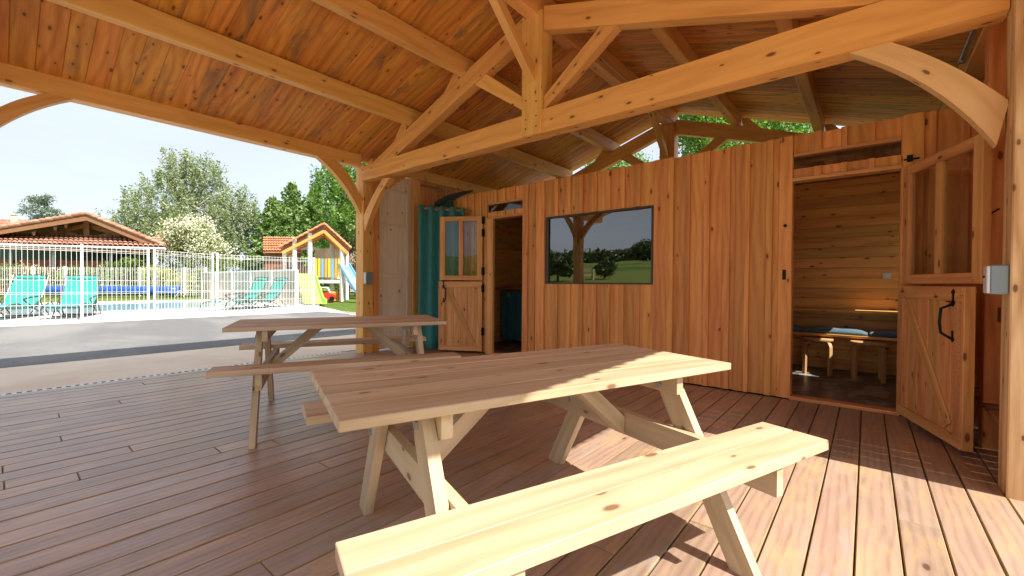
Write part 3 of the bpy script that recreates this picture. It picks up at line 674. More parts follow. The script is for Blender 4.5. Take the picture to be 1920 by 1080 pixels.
# ------------------------------------------------------------------ things in the cabin
def bench_in():
    e = empty('wall_bench', 'pine wall bench running along the back wall of the right room', 'bench', (6.95, .3, .02))
    one('seat', M_ROOM, e, lambda m: m.box((6.70, -.74, .50), (7.14, 1.39, .53), 1))
    one('back_rail', M_ROOM, e, lambda m: m.box((7.12, -.74, .40), (7.148, 1.39, .499), 1)); rebase(e)
    o = one('shelf', M_ROOM, None, lambda m: (m.box((6.90, -.74, .80), (7.148, 1.39, .835), 1), m.box((7.12, -.74, .76), (7.147, 1.39, .798), 1)))
    tag(o, 'narrow pine shelf on the back wall above the bench cushions', 'shelf')
    g = 'flat cushions along the wall bench'
    for i, (a, b) in enumerate(((-.70, -.02), (-.01, .66), (.67, 1.34))):
        m = MB(); n = 12; vs = []; fs = []
        for s in (1, 0):
            for j in range(n+1):
                for k in range(n+1):
                    u = 2*j/n-1; v = 2*k/n-1; h = (1-u**6)*(1-v**6)
                    vs.append((6.92+u*.20, (a+b)/2+v*(b-a)/2, .532+.03+(.035*h+.006*math.sin(7*u+5*v+i)*h if s else -.028)))
        N = (n+1)**2
        for s in (0, 1):
            for j in range(n):
                for k in range(n):
                    f = [s*N+j*(n+1)+k, s*N+j*(n+1)+k+1, s*N+(j+1)*(n+1)+k+1, s*N+(j+1)*(n+1)+k]; fs.append(f if s else f[::-1])
        rim = [j for j in range(n)]+[j*(n+1)+n for j in range(n)]+[n*(n+1)+n-j for j in range(n)]+[(n-j)*(n+1) for j in range(n)]
        for q in range(len(rim)): a_, b_ = rim[q], rim[(q+1) % len(rim)]; fs.append([a_, b_, b_+N, a_+N])
        m.add(vs, fs, vs); o = m.build('cushion', M_CUSH, smooth=True)
        tag(o, ['blue grey cushion at the right end of the wall bench', 'blue grey cushion in the middle of the wall bench', 'blue grey cushion at the left end of the wall bench'][i], 'cushion', g)
bench_in()
def stool(x, y, label):
    e = empty('stool', label, 'stool', (x, y, .018), R(4), 'round birch stools in the right room')
    one('seat', M_STOOL, e, lambda m: m.tube([(0, 0, .425), (0, 0, .43), (0, 0, .452), (0, 0, .457)], [.165, .172, .172, .165], 28))
    for i in range(3 if 0 else 4):
        a = R(45+90*i); c, s = math.cos(a), math.sin(a)
        m = MB(); P = [(c*.07, s*.07, .408), (c*.13, s*.13, .408), (c*.165, s*.165, .395), (c*.182, s*.182, .36), (c*.186, s*.186, 0)]
        n = Vector((-s, c, 0)); A = []; B = []
        for i2, p in enumerate(P):
            p = Vector(p); q = [(0, 1), (0, 1), (.7, .7), (1, .1), (1, 0)][i2]; w_ = Vector((c*q[0], s*q[0], q[1]))*.014; A.append(p+w_-n*.022); B.append(p-w_-n*.022)
        m.strip(A, B, n*.044); m.build('leg', M_STOOL, e)
    return e
stool(6.74, .485, 'round birch stool nearest the left jamb of the right doorway'); stool(6.66, -.015, 'round birch stool to the right, nearer the open right door')
o = one('wall_socket', M_WHITE, None, lambda m: (m.box((7.135, -.225, 1.235), (7.149, -.145, 1.305), 2, ch=.003), m.box((7.130, -.205, 1.25), (7.1345, -.165, 1.29), 2, ch=.001)))
tag(o, 'small white wall socket on the back wall of the right room', 'socket')
def skirt():
    m = MB(); n = 60; vs = []; fs = []
    for i in range(n+1):
        y = 4.0+1.3*i/n; x = 6.02+.025*math.sin(i*.75)+.01*math.sin(i*1.9)
        for z in (1.0, .55, .10): vs.append((x+(1.0-z)*.01*math.sin(i), y, z))
    for i in range(n):
        for k in (0, 1): fs.append([3*i+k, 3*i+3+k, 3*i+4+k, 3*i+1+k])
    m.add(vs, fs, vs); o = m.build('sink_curtain', M_TEALD, smooth=True); tag(o, 'dark teal curtain under the counter inside the left doorway', 'curtain')
    m = MB()
    for y in (4.12, 4.38, 4.60, 4.82, 5.05): one('grommet', M_STEEL, o, lambda m: m.tube([(5.985, y+.03*math.cos(t*.7854), .93+.03*math.sin(t*.7854)) for t in range(9)], .006, 6, closed_ends=False))
    o = one('counter', M_DARKWOOD, None, lambda m: m.box((6.0, 3.9, 1.03), (6.6, 5.36, 1.07), 1)); tag(o, 'dark wooden counter seen through the left doorway', 'counter')
skirt()

# ------------------------------------------------------------------ curtain corner
def corner():
    a = Vector((4.58, 5.87, 2.42)); b = Vector((5.055, 5.06, 2.335)); d = (b-a); u = d.normalized(); nn = Vector((u.y, -u.x, 0)).normalized()
    rod = one('curtain_rod', M_DARKWOOD, None, lambda m: m.tube([a-u*.06, b], .015, 10)); tag(rod, 'thin brown curtain rod across the corner left of the cabin', 'rod')
    m = MB(); n = 150; L = d.length*.86; rows = 14; vs = []; fs = []
    for i in range(n+1):
        s = L*i/n; ph = s/.19*2*math.pi
        for k in range(rows+1):
            t = k/rows; am = .055*(1-.15*t)+.008*math.sin(3*t+s*9); p = a+u*(s+.012*math.sin(t*4+s*11)*t)
            z = p.z+.045-(p.z+.045-.035)*t; q = p+nn*(am*math.sin(ph)+.02*t*math.sin(s*7+1)); vs.append((q.x, q.y, z))
    for i in range(n):
        for k in range(rows): fs.append([i*(rows+1)+k, (i+1)*(rows+1)+k, (i+1)*(rows+1)+k+1, i*(rows+1)+k+1])
    m.add(vs, fs, vs); cu = m.build('curtain', M_TEAL, smooth=True); sm = cu.modifiers.new('s', 'SOLIDIFY'); sm.thickness = .003
    tag(cu, 'teal eyelet curtain hanging from the rod beside the left door', 'curtain')
    m = MB()
    for j in range(9):
        s = .19*(j*.5+.25); p = a+u*(s+.0)
        if s > L: break
        ax = (u*.45+nn*.9*(1 if j % 2 else -1)).normalized(); e1 = Vector((0, 0, 1)); e2 = ax.cross(e1)
        one('grommet', M_STEEL, cu, lambda m: m.tube([p+(e1*math.cos(t*.628)+e2*math.sin(t*.628))*.026 for t in range(11)], .0055, 6, closed_ends=False))
    e = empty('folded_parasol', 'folded black and green parasol stored behind the teal curtain', 'parasol', (5.0, 5.95, 0))
    one('pole', M_DARKWOOD, e, lambda m: m.tube([(5.0, 5.95, 0), (5.0, 5.95, 2.5)], .022, 8))
    def can(m):
        for k in range(9):
            o_ = .05*math.sin(k*2.1); P = [Vector((4.92+.02*k+o_*.3, 5.98-.02*k, 2.36+.02*math.sin(k))), Vector((4.93+o_, 5.78-.01*k, 2.52)), Vector((4.98+o_*.7, 5.55, 2.60+.015*math.sin(k*1.3))), Vector((4.99+o_*.4, 5.25, 2.645)), Vector((5.0, 5.0, 2.66))]
            m.tube(P, [.04, .05, .045, .03, .012], 9)
    one('canopy', M_PARA, e, can, smooth=True)
    one('lining', M_PARG, e, lambda m: [m.tube([(4.97+.02*math.sin(k*2), 5.83-.06*k, 2.56), (4.97+.03*math.sin(k), 5.83-.06*k, 2.40), (4.98, 5.84-.06*k, 2.28+.02*(k % 3))], [.03, .045, .02], 8) for k in range(7)], smooth=True)
    rebase(e)
    o = one('conduit', M_STEEL, None, lambda m: (m.tube([(4.9, 6.22, 2.93), (5.45, 6.22, 2.93), (5.47, 6.22, 2.90), (5.47, 6.22, 2.3)], .009, 6), m.tube([(4.9, 6.22, 2.90), (5.42, 6.22, 2.90)], .009, 6)))
    tag(o, 'thin grey conduit under the left eave beam behind the corner', 'conduit')
corner()
o = one('metal_tube', M_STEEL, None, lambda m: (m.tube([(4.40, -.585, 3.04), (5.15, -.585, 3.04)], .02, 8), m.box((4.38, -.61, 3.01), (4.41, -.56, 3.07), 0), m.box((5.15, -.61, 3.01), (5.18, -.56, 3.07), 0)))  # plain grey metal tube, not a lamp
tag(o, 'slim grey metal tube under the right eave beam above the open door', 'tube')
e = empty('switch_box', 'large grey socket box on the right front post', 'socket box', (3.55, -.55, 1.18), 0, 'grey electric boxes on the posts')
one('case', M_GREYPL, e, lambda m: m.box((3.515, -.593, 1.105), (3.60, -.522, 1.265), 2, ch=.006)); one('lid', M_LGREY, e, lambda m: m.box((3.51, -.5215, 1.11), (3.60, -.508, 1.26), 2, ch=.003)); 
one('knob', M_BLACK, e, lambda m: m.tube([(3.56, -.508, 1.20), (3.56, -.50, 1.20)], .006, 8)); rebase(e)
e = empty('switch_box', 'small grey socket box on the left corner post', 'socket box', (3.8, 6.15, 1.2), 0, 'grey electric boxes on the posts')
one('case', M_GREYPL, e, lambda m: m.box((3.76, 6.13, 1.12), (3.87, 6.198, 1.31), 2, ch=.005)); one('lid', M_LGREY, e, lambda m: m.box((3.744, 6.13, 1.125), (3.759, 6.195, 1.305), 2, ch=.003)); rebase(e)
def cable():
    o = one('wire', M_STEEL, None, lambda m: m.tube([(3.80, 2.60, 3.99), (5.0, 2.59, 3.955), (6.6, 2.60, 3.95), (8.0, 2.60, 3.93)], .006, 6))
    tag(o, 'thin grey cable running along beneath the ridge beam', 'cable')
cable()

# ------------------------------------------------------------------ picnic tables
def picnic(label, c, ang, L, W, zt, zb, b, wb, Lb, uf, vf, mat, ext=(0, 0), nb=5):
    e = empty('picnic_table', label, 'picnic table', (c[0], c[1], 0), ang, 'picnic tables on the deck')
    th = .032
    wdt = W/nb
    one('tabletop', mat, e, lambda m: [m.box((-L/2+random.uniform(-.002, .002), -W/2+i*wdt+.0015, zt-th), (L/2+random.uniform(-.002, .002), -W/2+(i+1)*wdt-.0015, zt+random.uniform(-.0006, .0006)), 0, ch=.003) for i in range(nb)])
    for sg in (-1, 1):
        w2 = wb/2
        one('bench_seat', mat, e, lambda m: [m.box((-Lb/2-(ext[0] if sg < 0 else 0), min(sg*(b+i*w2), sg*(b+i*w2+w2-.004)), zb-.04), (Lb/2+(ext[1] if sg < 0 else 0), max(sg*(b+i*w2), sg*(b+i*w2+w2-.004)), zb), 0, ch=.0022) for i in (0, 1)])
    for su in (-1, 1):
        for sv_ in (-1, 1):
            p = Vector((su*uf, sv_*.215, zt-th-.001)); q = Vector((su*uf, sv_*vf*.965, .0))
            m = MB(); hw = .052; t_ = .042; d = Vector((0, (q-p).y, (q-p).z)).normalized(); k = hw/abs(d.z)
            x0 = p.x-t_/2+su*.022
            m.prism([(x0, p.y-k, p.z), (x0, p.y+k, p.z), (x0, q.y+k, 0), (x0, q.y-k, 0)], (t_, 0, 0), gdir=d); m.build('leg', mat, e)
        xi = su*uf-su*.022
        one('seat_beam', mat, e, lambda m: m.prism([(xi-.02, -(b+wb*.93), zb-.038), (xi-.02, (b+wb*.93), zb-.038), (xi-.02, b+wb*.93, zb-.15), (xi-.02, -(b+wb*.93), zb-.15)], (.04, 0, 0), gdir=(0, 1, 0)))
        one('top_cleat', mat, e, lambda m: m.box((xi-.02, -W/2+.035, zt-th-.085), (xi+.02, W/2-.035, zt-th-.001), 1, ch=.002))
        xb = su*(uf-.045)
        one('brace', mat, e, lambda m: m.prism([(xb, -.035, zb-.06), (xb, -.035, zb-.15), (xb-su*.42, -.035, zt-th-.001), (xb-su*.31, -.035, zt-th-.001)], (0, .07, 0), gdir=(-su*.4, 0, .35)))
        for v, z in ((.42, zb-.08), (-.42, zb-.08), (.245, zt-.09), (-.245, zt-.09)):
            one('bolt', M_STEEL, e, lambda m: m.tube([(xi-su*.02, v, z), (xi-su*.030, v, z)], .015, 8)); one('bolt', M_STEEL, e, lambda m: m.tube([(su*uf+su*.042, v, z), (su*uf+su*.052, v, z)], .015, 8))
    for o in e.children: pass
    return e
picnic('pale pine picnic table in the foreground, its corner and front bench in sun', (1.535, 1.145), -.345, 1.75, .76, .776, .539, .528, .262, 1.75, .573, .652, M_TABLE, ext=(.03, 0))
picnic('greyer weathered picnic table farther back beside the deck edge', (1.975, 3.60), -.455, 1.68, .80, .808, .552, .53, .21, 1.74, .595, .669, M_TABLE2)
# ------------------------------------------------------------------ pool side
def P3(px, py, z=.30): v = on(px, py, 'z', z); return Vector((v.x, v.y, z))
def fence(label, pts, h, step, top_out=True, g=None, mat=M_WHITE, pw=.03, bar=.0027):
    """pts: list of (point, point) panel ends; posts at every end"""
    e = empty('mesh_fence', label, 'fence', (pts[0][0].x, pts[0][0].y, .3), 0, g); seen = []
    for a, b in pts:
        for p in (a, b):
            if all((p-q).length > .05 for q in seen):
                seen.append(p); m = MB(); m.box((p.x-pw, p.y-pw, .29), (p.x+pw, p.y+pw, .3+h+.02), 2, ch=.006, rnd=.5); m.build('post', mat, e)
        d = b-a; L = d.length; u = d.normalized(); nn = Vector((u.y, -u.x, 0)); m = MB(); n = max(2, int(L/step))
        for i in range(1, n):
            p = a+u*(L*i/n); m.obox((p.x, p.y, .34+(h-.05)/2), [(0, 0, 1), u, nn], [(h-.05)/2, bar, bar], ch=.001, rnd=.5)
        for z in (.36, .62, h*.55, h-.07, h-.005): 
            for k in (1,): m.obox((a+u*L/2)+Vector((0, 0, z-.02)), [u, nn, (0, 0, 1)], [L/2, .003, .003], ch=.001, rnd=.5)
            if z in (.62, h-.07): m.obox((a+u*L/2)+Vector((0, 0, z-.055)), [u, nn, (0, 0, 1)], [L/2, .003, .003], ch=.001, rnd=.5)
        m.build('mesh_panel', mat, e)
    rebase(e); return e
f0 = P3(-60, 609); f1 = P3(154, 602); f2 = P3(278, 595.5); f3 = P3(290, 595); f4 = P3(399, 587); f5 = P3(408, 587); f6 = P3(588, 580); f7 = P3(559, 572)
fence('tall white wire mesh fence nearest the asphalt, in front of the loungers', [(f0, f1), (f1, f2), (f3, f4), (f5, f6)], 1.58, .076, pw=.022)
def D(px, dist, z=.3): return far(px, dist, z)
q = [D(-40, 23.6), D(62, 23.6), D(122, 23.6), D(262, 23.6), D(345, 23.6), D(385, 23.4)]
fence('low white railing fence on the lawn behind the pool cover roller', [(q[0], q[1]), (q[1], q[2]), (q[2], q[3]), (q[3], q[4]), (q[4], q[5])], 1.58, .13, pw=.05, bar=.006)
# windbreak of pale panels
def windbreak():
    a = D(379, 20.5); b = D(556, 14.8); e = empty('windbreak', 'pale panelled windbreak wall behind the two empty loungers', 'windbreak', (a.x, a.y, .3)); n = 5; d = (b-a)/n; u = d.normalized(); nn = Vector((u.y, -u.x, 0))
    for i in range(n):
        p = a+d*i; m = MB(); m.obox(p+d*.5+Vector((0, 0, .62)), [(0, 0, 1), u, nn], [.60, d.length/2-.04, .012], ch=.003); m.build('panel', M_PANEL, e)
    for i in range(n+1):
        p = a+d*i; m = MB(); m.box((p.x-.05, p.y-.05, .29), (p.x+.05, p.y+.05, 1.56), 2, ch=.004); m.build('post', M_WHITE, e)
    one('top_rail', M_WHITE, e, lambda m: m.obox((a+b)/2+Vector((0, 0, 1.25)), [u, nn, (0, 0, 1)], [(b-a).length/2, .03, .03])); rebase(e)
windbreak()
def roller():
    a = D(30, 22.7, .62); b = D(334, 22.7, .62); e = empty('cover_roller', 'long blue rolled pool cover on its reel behind the pool', 'pool cover', ((a+b).x/2, (a+b).y/2, .3)); u = (b-a).normalized()
    def r_(m):
        n = 14; m.tube([a.lerp(b, i/n) for i in range(n+1)], [.22+.012*((i*7) % 3) for i in range(n+1)], 20)
    one('rolled_cover', M_BLUE, e, r_, smooth=True)
    for p, s in ((a, -1), (b, 1)):
        def st(m):
            c = p+u*.12*s; nn = Vector((u.y, -u.x, 0))
            m.tube([c+nn*.35-Vector((0, 0, .32)), c+Vector((0, 0, .05))], .03, 8); m.tube([c-nn*.35-Vector((0, 0, .32)), c+Vector((0, 0, .05))], .03, 8)
            for k in range(6): t = k*math.pi/3; m.tube([c+u*.06*s, c+u*.06*s+nn*.25*math.cos(t)+Vector((0, 0, .25*math.sin(t)))], .014, 6)
        one('stand', M_STEEL, e, st)
    rebase(e)
roller()
M_TUBE = plain('dark_steel_tube', (.10, .09, .085), .35, .7)
def lounger(label, loc, rz, group='turquoise sun loungers inside the pool fence'):
    e = empty('sun_lounger', label, 'sun lounger', loc, rz, group); w2 = .30
    prof = [(-.80, .26), (-.70, .31), (-.45, .335), (-.15, .27), (.08, .20), (.22, .24), (.38, .42), (.52, .66), (.62, .88), (.665, .97)]
    def sl(m):
        n = len(prof); vs = []; fs = []; K = 8
        for x, z in prof:
            for k in range(K+1):
                v = 2*k/K-1; vs.append((x, v*w2*(1-.10*(x > .6)), z-.03*(1-v*v)))
        for i in range(n-1):
            for k in range(K): fs.append([i*(K+1)+k, (i+1)*(K+1)+k, (i+1)*(K+1)+k+1, i*(K+1)+k+1])
        m.add(vs, fs, vs)
    s = one('sling', M_SLING, e, sl, smooth=True); s.modifiers.new('s', 'SOLIDIFY').thickness = .006
    s.modifiers.new('b', 'SUBSURF').levels = 1
    def pillow(m): m.tube([(.64, -w2*.8, .90), (.645, -w2*.4, .905), (.645, w2*.4, .905), (.64, w2*.8, .90)], [.03, .05, .05, .03], 12)
    one('head_pad', M_SLING, e, pillow, smooth=True)
    def fr(m):
        for y in (-w2-.01, w2+.01): m.tube([(x, y, z) for x, z in prof], .013, 8)
        m.tube([(-.80, -w2, .26), (-.80, w2, .26)], .013, 8); m.tube([(.665, -w2, .97), (.665, w2, .97)], .013, 8)
        m.tube([(-.80, -w2, .26), (-.93, -w2, .20), (-1.0, -w2, .03), (-1.0, w2, .03), (-.93, w2, .20), (-.80, w2, .26)], .013, 8)
    one('frame', M_TUBE, e, fr)
    for a, b in (((.42, .02), (-.30, .42)), ((-.12, .02), (.36, .44)), ((.62, .02), (.30, .34))):
        def lg(m):
            for y in (-w2-.03, w2+.03): m.tube([(a[0], y, a[1]), (b[0], y, b[1])], .012, 8)
            m.tube([(a[0], -w2-.03, a[1]), (a[0], w2+.03, a[1])], .012, 8)
        one('leg', M_TUBE, e, lg)
    for y in (-w2-.035, w2+.035): one('armrest', M_TUBE, e, lambda m: m.tube([(-.30, y, .42), (-.05, y, .46), (.30, y, .48)], .016, 8))
    return e
lounger('turquoise sun lounger cut by the left edge of the photo', D(22, 9.55), R(62))
lounger('turquoise sun lounger behind the fence post, seen from behind', D(139, 10.0), R(72))
for o in ():pass
lounger('turquoise sun lounger farther left of the facing pair', D(452, 13.0), R(14))
lounger('turquoise sun lounger at the right of the pair, beside the slide', D(492, 13.9), R(14))

# ------------------------------------------------------------------ playhouse
def playhouse():
    Dp = 19.0; rd = ray(608, 530); k = Dp/FPX
    def Q(px, py, dd=0): p = far(px, Dp+dd, 0); p.z = H+(527.5-py)*(Dp+dd)/FPX; return p
    e = empty('playhouse', 'raised wooden playhouse with tiled gable roof and yellow, blue and orange railings', 'playhouse', D(608, Dp))
    fw = Vector((rd.x, rd.y, 0)).normalized()
    back = fw*2.2
    def roof(m):
        for A, B in ((Q(608, 421), Q(524, 466)), (Q(608, 421), Q(658, 466))):
            n = 9
            for i in range(n):
                a = A.lerp(B, i/n); b = A.lerp(B, (i+1.12)/n); up = Vector((0, 0, .05))
                for j in range(12):
                    f0_ = fw*(-.25+j*.22); m.add([a+f0_+up*.2, b+f0_+up, b+f0_+fw*.2+up, a+f0_+fw*.2+up*.2, a+f0_+fw*.1+up*2, b+f0_+fw*.1+up*2.6], [[0, 1, 5, 4], [4, 5, 2, 3], [0, 3, 2, 1], [1, 2, 5]], [(0, 0, 0)]*6)
    one('roof', M_TILE2, e, roof)
    def under(m):
        for A, B in ((Q(608, 424), Q(527, 467)), (Q(608, 424), Q(655, 467))): m.prism([A, B, B-Vector((0, 0, .10)), A-Vector((0, 0, .10))], fw*2.3, gdir=(B-A))
    one('roof_boards', M_DARKWOOD, e, under)
    def rafters(m):
        for A, B in ((Q(608, 429), Q(530, 470)), (Q(608, 429), Q(652, 470))):
            for f in (-.1, .9, 1.9): m.beam(A+fw*f-Vector((0, 0, .10)), B+fw*f-Vector((0, 0, .10)), .08, .13)
    one('rafter', M_CLAD, e, rafters)
    for px, t, b in ((498+54, 445, 560), (581, 436, 563), (641, 462, 561)): one('post', M_WHITE, e, lambda m: m.box(*(lambda p, z: ((p.x-.07, p.y-.07, .28), (p.x+.07, p.y+.07, z)))(Q(px, t), Q(px, t).z), 2))
    for px, t in ((545, 460), (622, 455), (650, 468)): one('post', M_WHITE, e, lambda m: m.box(*(lambda p, z: ((p.x-.07, p.y-.07, .28), (p.x+.07, p.y+.07, z)))(Q(px, t, 2.0), Q(px, t, 2.0).z), 2))
    A = Q(583, 524); B = Q(646, 524)
    one('platform', M_WHITE, e, lambda m: m.prism([A, B, B-Vector((0, 0, .14)), A-Vector((0, 0, .14))], back, gdir=B-A))
    cols = [M_YEL, M_YEL, M_SKYB, M_ORA, M_YEL, M_SKYB, M_ORA, M_YEL]
    for i, mt in enumerate(cols):
        x = 592+i*6.3; p = Q(x, 519); t = Q(x, 484); u = (B-A).normalized()
        m = MB(); m.obox((p+t)/2, [(0, 0, 1), u, fw], [(t.z-p.z)/2, .052, .012]); m.build('paling', mt, e)
    one('back_wall', M_PALE, e, lambda m: [m.prism([Q(590+i*10, 465, 2.1), Q(599.6+i*10, 465, 2.1), Q(599.6+i*10, 522, 2.1), Q(590+i*10, 522, 2.1)], fw*.03, gdir=(0, 0, 1)) for i in range(6)])
    one('side_boards', M_DARKWOOD, e, lambda m: [m.prism([Q(514+i*5, 500, 1), Q(518+i*5, 500, 1), Q(518+i*5, 556, 1), Q(514+i*5, 556, 1)], fw*.04, gdir=(0, 0, 1)) for i in range(13)])
    one('canvas', M_WHITE, e, lambda m: (m.prism([Q(529, 474, .4), Q(537, 470, .4), Q(536, 530, .4), Q(531, 530, .4)], fw*.03), m.prism([Q(568, 452, 1.7), Q(600, 468, 1.7), Q(556, 468, 1.7)], fw*.03)))
    rebase(e)
    def slide(name_lab, mat, a, b, w_, par=None):
        s = empty('slide', name_lab, 'slide', (b.x, b.y, .3)); d = b-a; side = Vector((d.y, -d.x, 0)).normalized()
        def bed(m):
            P = [a, a+d*.12-Vector((0, 0, .03)), a+d*.5-Vector((0, 0, .10)), a+d*.85-Vector((0, 0, .09)), b+Vector((0, 0, .05)), b+Vector((d.x, d.y, 0)).normalized()*.25+Vector((0, 0, .04))]
            for i in range(len(P)-1):
                for s0, s1, h0, h1 in ((-w_/2, -w_/2+.05, .16, .16), (-w_/2+.05, w_/2-.05, .0, .0), (w_/2-.05, w_/2, .16, .16)):
                    q0, q1 = P[i], P[i+1]; vs = [q0+side*s0, q0+side*s1, q1+side*s1, q1+side*s0]; vs = vs+[v+Vector((0, 0, max(h0, .03))) for v in vs]
                    m.add(vs, [[0, 3, 2, 1], [4, 5, 6, 7], [0, 1, 5, 4], [1, 2, 6, 5], [2, 3, 7, 6], [3, 0, 4, 7]], vs)
        one('chute', mat, s, bed); return s
    s = slide('lime green slide in front of the playhouse', M_LIME, Q(574, 514, -.6), far(591, Dp-3.0, .3), .75); rebase(s)
    one('ladder_leg', M_LIME, s, lambda m: [m.tube([far(568+k*7, Dp-.2, .3), Q(568+k*7, 514, -.2)], .03, 6) for k in (0, 1)]); rebase(s)
    s = slide('blue and white slide on the right of the playhouse', M_SKYB, Q(646, 498, .2), far(690, Dp-.5, .3), .6); one('side_rail', M_WHITE, s, lambda m: m.beam(Q(647, 508, -.15), far(690, Dp-.8, .42), .04, .16)); 
    one('support', M_PALE, s, lambda m: m.beam(Q(650, 524, 0), far(684, Dp-.7, .3), .05, .08)); rebase(s)
    # toy car
    c = far(611, Dp-.2, .3); t = empty('toy_car', 'red plastic toy car parked under the playhouse platform', 'toy car', c)
    u = (B-A).normalized()
    def body(m):
        pf = [(-.42, .12), (-.44, .30), (-.30, .36), (.02, .38), (.22, .33), (.42, .28), (.44, .14), (.3, .10), (-.3, .10)]
        m.prism([c+u*x+Vector((0, 0, z))-fw*.22 for x, z in pf], fw*.44)
    one('body', M_RED, t, body)
    one('roof_bar', M_WHITE, t, lambda m: m.tube([c+u*-.3+Vector((0, 0, .36)), c+u*-.2+Vector((0, 0, .6)), c+u*.08+Vector((0, 0, .6)), c+u*.2+Vector((0, 0, .36))], .03, 6))
    for x in (-.26, .26):
        for s_ in (-.24, .24): one('wheel', M_BLACK, t, lambda m: m.tube([c+u*x+fw*(s_-.03)+Vector((0, 0, .11)), c+u*x+fw*(s_+.03)+Vector((0, 0, .11))], .11, 12))
    rebase(t)
    p = Q(625, 545, .3); o = one('crate', M_ORA, None, lambda m: [m.box((p.x-.2, p.y-.15, .30+i*.11), (p.x+.2, p.y+.15, .38+i*.11), 0) for i in range(4)]+[m.box((p.x+sx*.18-.02, p.y+sy*.13-.02, .3), (p.x+sx*.18+.02, p.y+sy*.13+.02, .72), 2) for sx in (-1, 1) for sy in (-1, 1)])
    tag(o, 'slatted orange crate beside the red toy car under the playhouse', 'crate')
playhouse()

# ------------------------------------------------------------------ tiled buildings
def tiles(m, A, B, up, nrow, ncol, amp=.09):
    """half-round tiles: eaves line A-B, 'up' the vector from eaves to the top of the slope"""
    A = Vector(A); B = Vector(B); up = Vector(up); d = B-A; n = d.cross(up).normalized(); n = n if n.z > 0 else -n
    for j in range(nrow):
        for i in range(ncol):
            r = random.random(); s = 6; vs = []; o0 = A+d*(i/ncol)+up*(j/nrow); jit = random.uniform(-.02, .02)
            for e_, rr, lift in ((up*(-.05/nrow*nrow*.1+jit*.2), 1., .05), (up*(1/nrow), .8, 0)):
                for k in range(s+1):
                    t = math.pi*k/s; vs.append(o0+e_+d/ncol*(.5-.5*rr*math.cos(t))+n*(amp*rr*math.sin(t)+lift))
            m.add(vs, [[k, k+1, s+1+k+1, s+1+k] for k in range(s)], vs, rnd=r)
def poolhouse():
    Dp = 27.0; rd = ray(200, 530); fw = Vector((rd.x, rd.y, 0)).normalized(); e = empty('pool_house', 'low building with terracotta tiled gable and tile skirt roof beyond the pool', 'building', D(150, Dp))
    def Q(px, py, dd=0): p = far(px, Dp+dd, 0); p.z = H+(526-py)*(Dp+dd)/FPX; return p
    one('skirt_roof', M_TILE, e, lambda m: (tiles(m, Q(-45, 457, -1.2), Q(308, 463.5, -1.2), Q(-30, 439, .4)-Q(-45, 457, -1.2), 4, 37), m.prism([Q(-45, 458, -1.2), Q(308, 464.5, -1.2), Q(292, 447, .4), Q(-30, 440, .4)], (0, 0, -.05))))
    one('gutter', M_LGREY, e, lambda m: m.tube([Q(-48, 460, -1.35), Q(310, 466, -1.35)], .08, 8))
    one('eave_board', M_DARKWOOD, e, lambda m: m.prism([Q(-40, 462, -1.1), Q(305, 467, -1.1), Q(305, 473, -1.1), Q(-40, 468, -1.1)], fw*.1))
    pk = Q(163, 404, -.8); l = Q(-30, 437, -.8); r = Q(308, 462, -.8)
    def mainroof(m):
        for A, B, n in ((pk, l, 16), (pk, r, 13)):
            dv = B-A
            for i in range(8): m.prism([A+Vector((0, 0, .0)), B, B+Vector((0, 0, .10)), A+Vector((0, 0, .10))], fw*6.5) if i == 0 else None
            # verge tiles
            for i in range(n): a = A.lerp(B, i/n)+Vector((0, 0, .10)); b = A.lerp(B, (i+1.1)/n)+Vector((0, 0, .15)); m.tube([a, b], [.10, .12], 8)
    one('main_roof', M_TILE, e, mainroof)
    def gf(m):
        for A, B in ((pk, l), (pk, r)): m.prism([A-Vector((0, 0, .02)), B-Vector((0, 0, .02)), B-Vector((0, 0, .30)), A-Vector((0, 0, .32))], fw*.12, gdir=B-A)
        for A, B in ((Q(163, 419, .5), Q(20, 452, .5)), (Q(163, 419, .5), Q(285, 455, .5))): m.prism([A, B, B-Vector((0, 0, .22)), A-Vector((0, 0, .28))], fw*.2, gdir=B-A)
        m.prism([Q(157, 415, .3), Q(168, 415, .3), Q(168, 446, .3), Q(157, 446, .3)], fw*.25, gdir=(0, 0, 1))
        for A, B in ((Q(118, 431, .5), Q(158, 444, .5)), (Q(208, 436, .5), Q(168, 445, .5))): m.prism([A, B, B-Vector((0, 0, .18)), A-Vector((0, 0, .18))], fw*.15, gdir=B-A)
        for x, y in ((100, 426), (120, 421), (222, 430), (60, 436)): m.prism([Q(x, y, -.6), Q(x+8, y-1, -.6), Q(x+6, y+6, -.6), Q(x+2, y+6, -.6)], fw*1.2)
    one('gable_timber', M_DARKWOOD, e, gf)
    one('gable_infill', M_DARKWOOD, e, lambda m: m.prism([Q(163, 408, 3), Q(-10, 450, 3), Q(290, 462, 3)], fw*.1))
    one('back_wall', M_DGREEN, e, lambda m: m.prism([Q(-40, 466, 4), Q(290, 470, 4), Q(290, 545, 4), Q(-40, 545, 4)], fw*.2))
    one('low_wall', M_BRICK, e, lambda m: m.prism([Q(-40, 487, -.3), Q(232, 490, -.3), Q(232, 552, -.3), Q(-40, 552, -.3)], fw*.2))
    for x in (20, 100, 208, 287): one('post', M_LGREY, e, lambda m: m.prism([Q(x-3, 463, -.5), Q(x+3, 463, -.5), Q(x+3, 552, -.5), Q(x-3, 552, -.5)], fw*.15, gdir=(0, 0, 1)))
    rebase(e)
poolhouse()
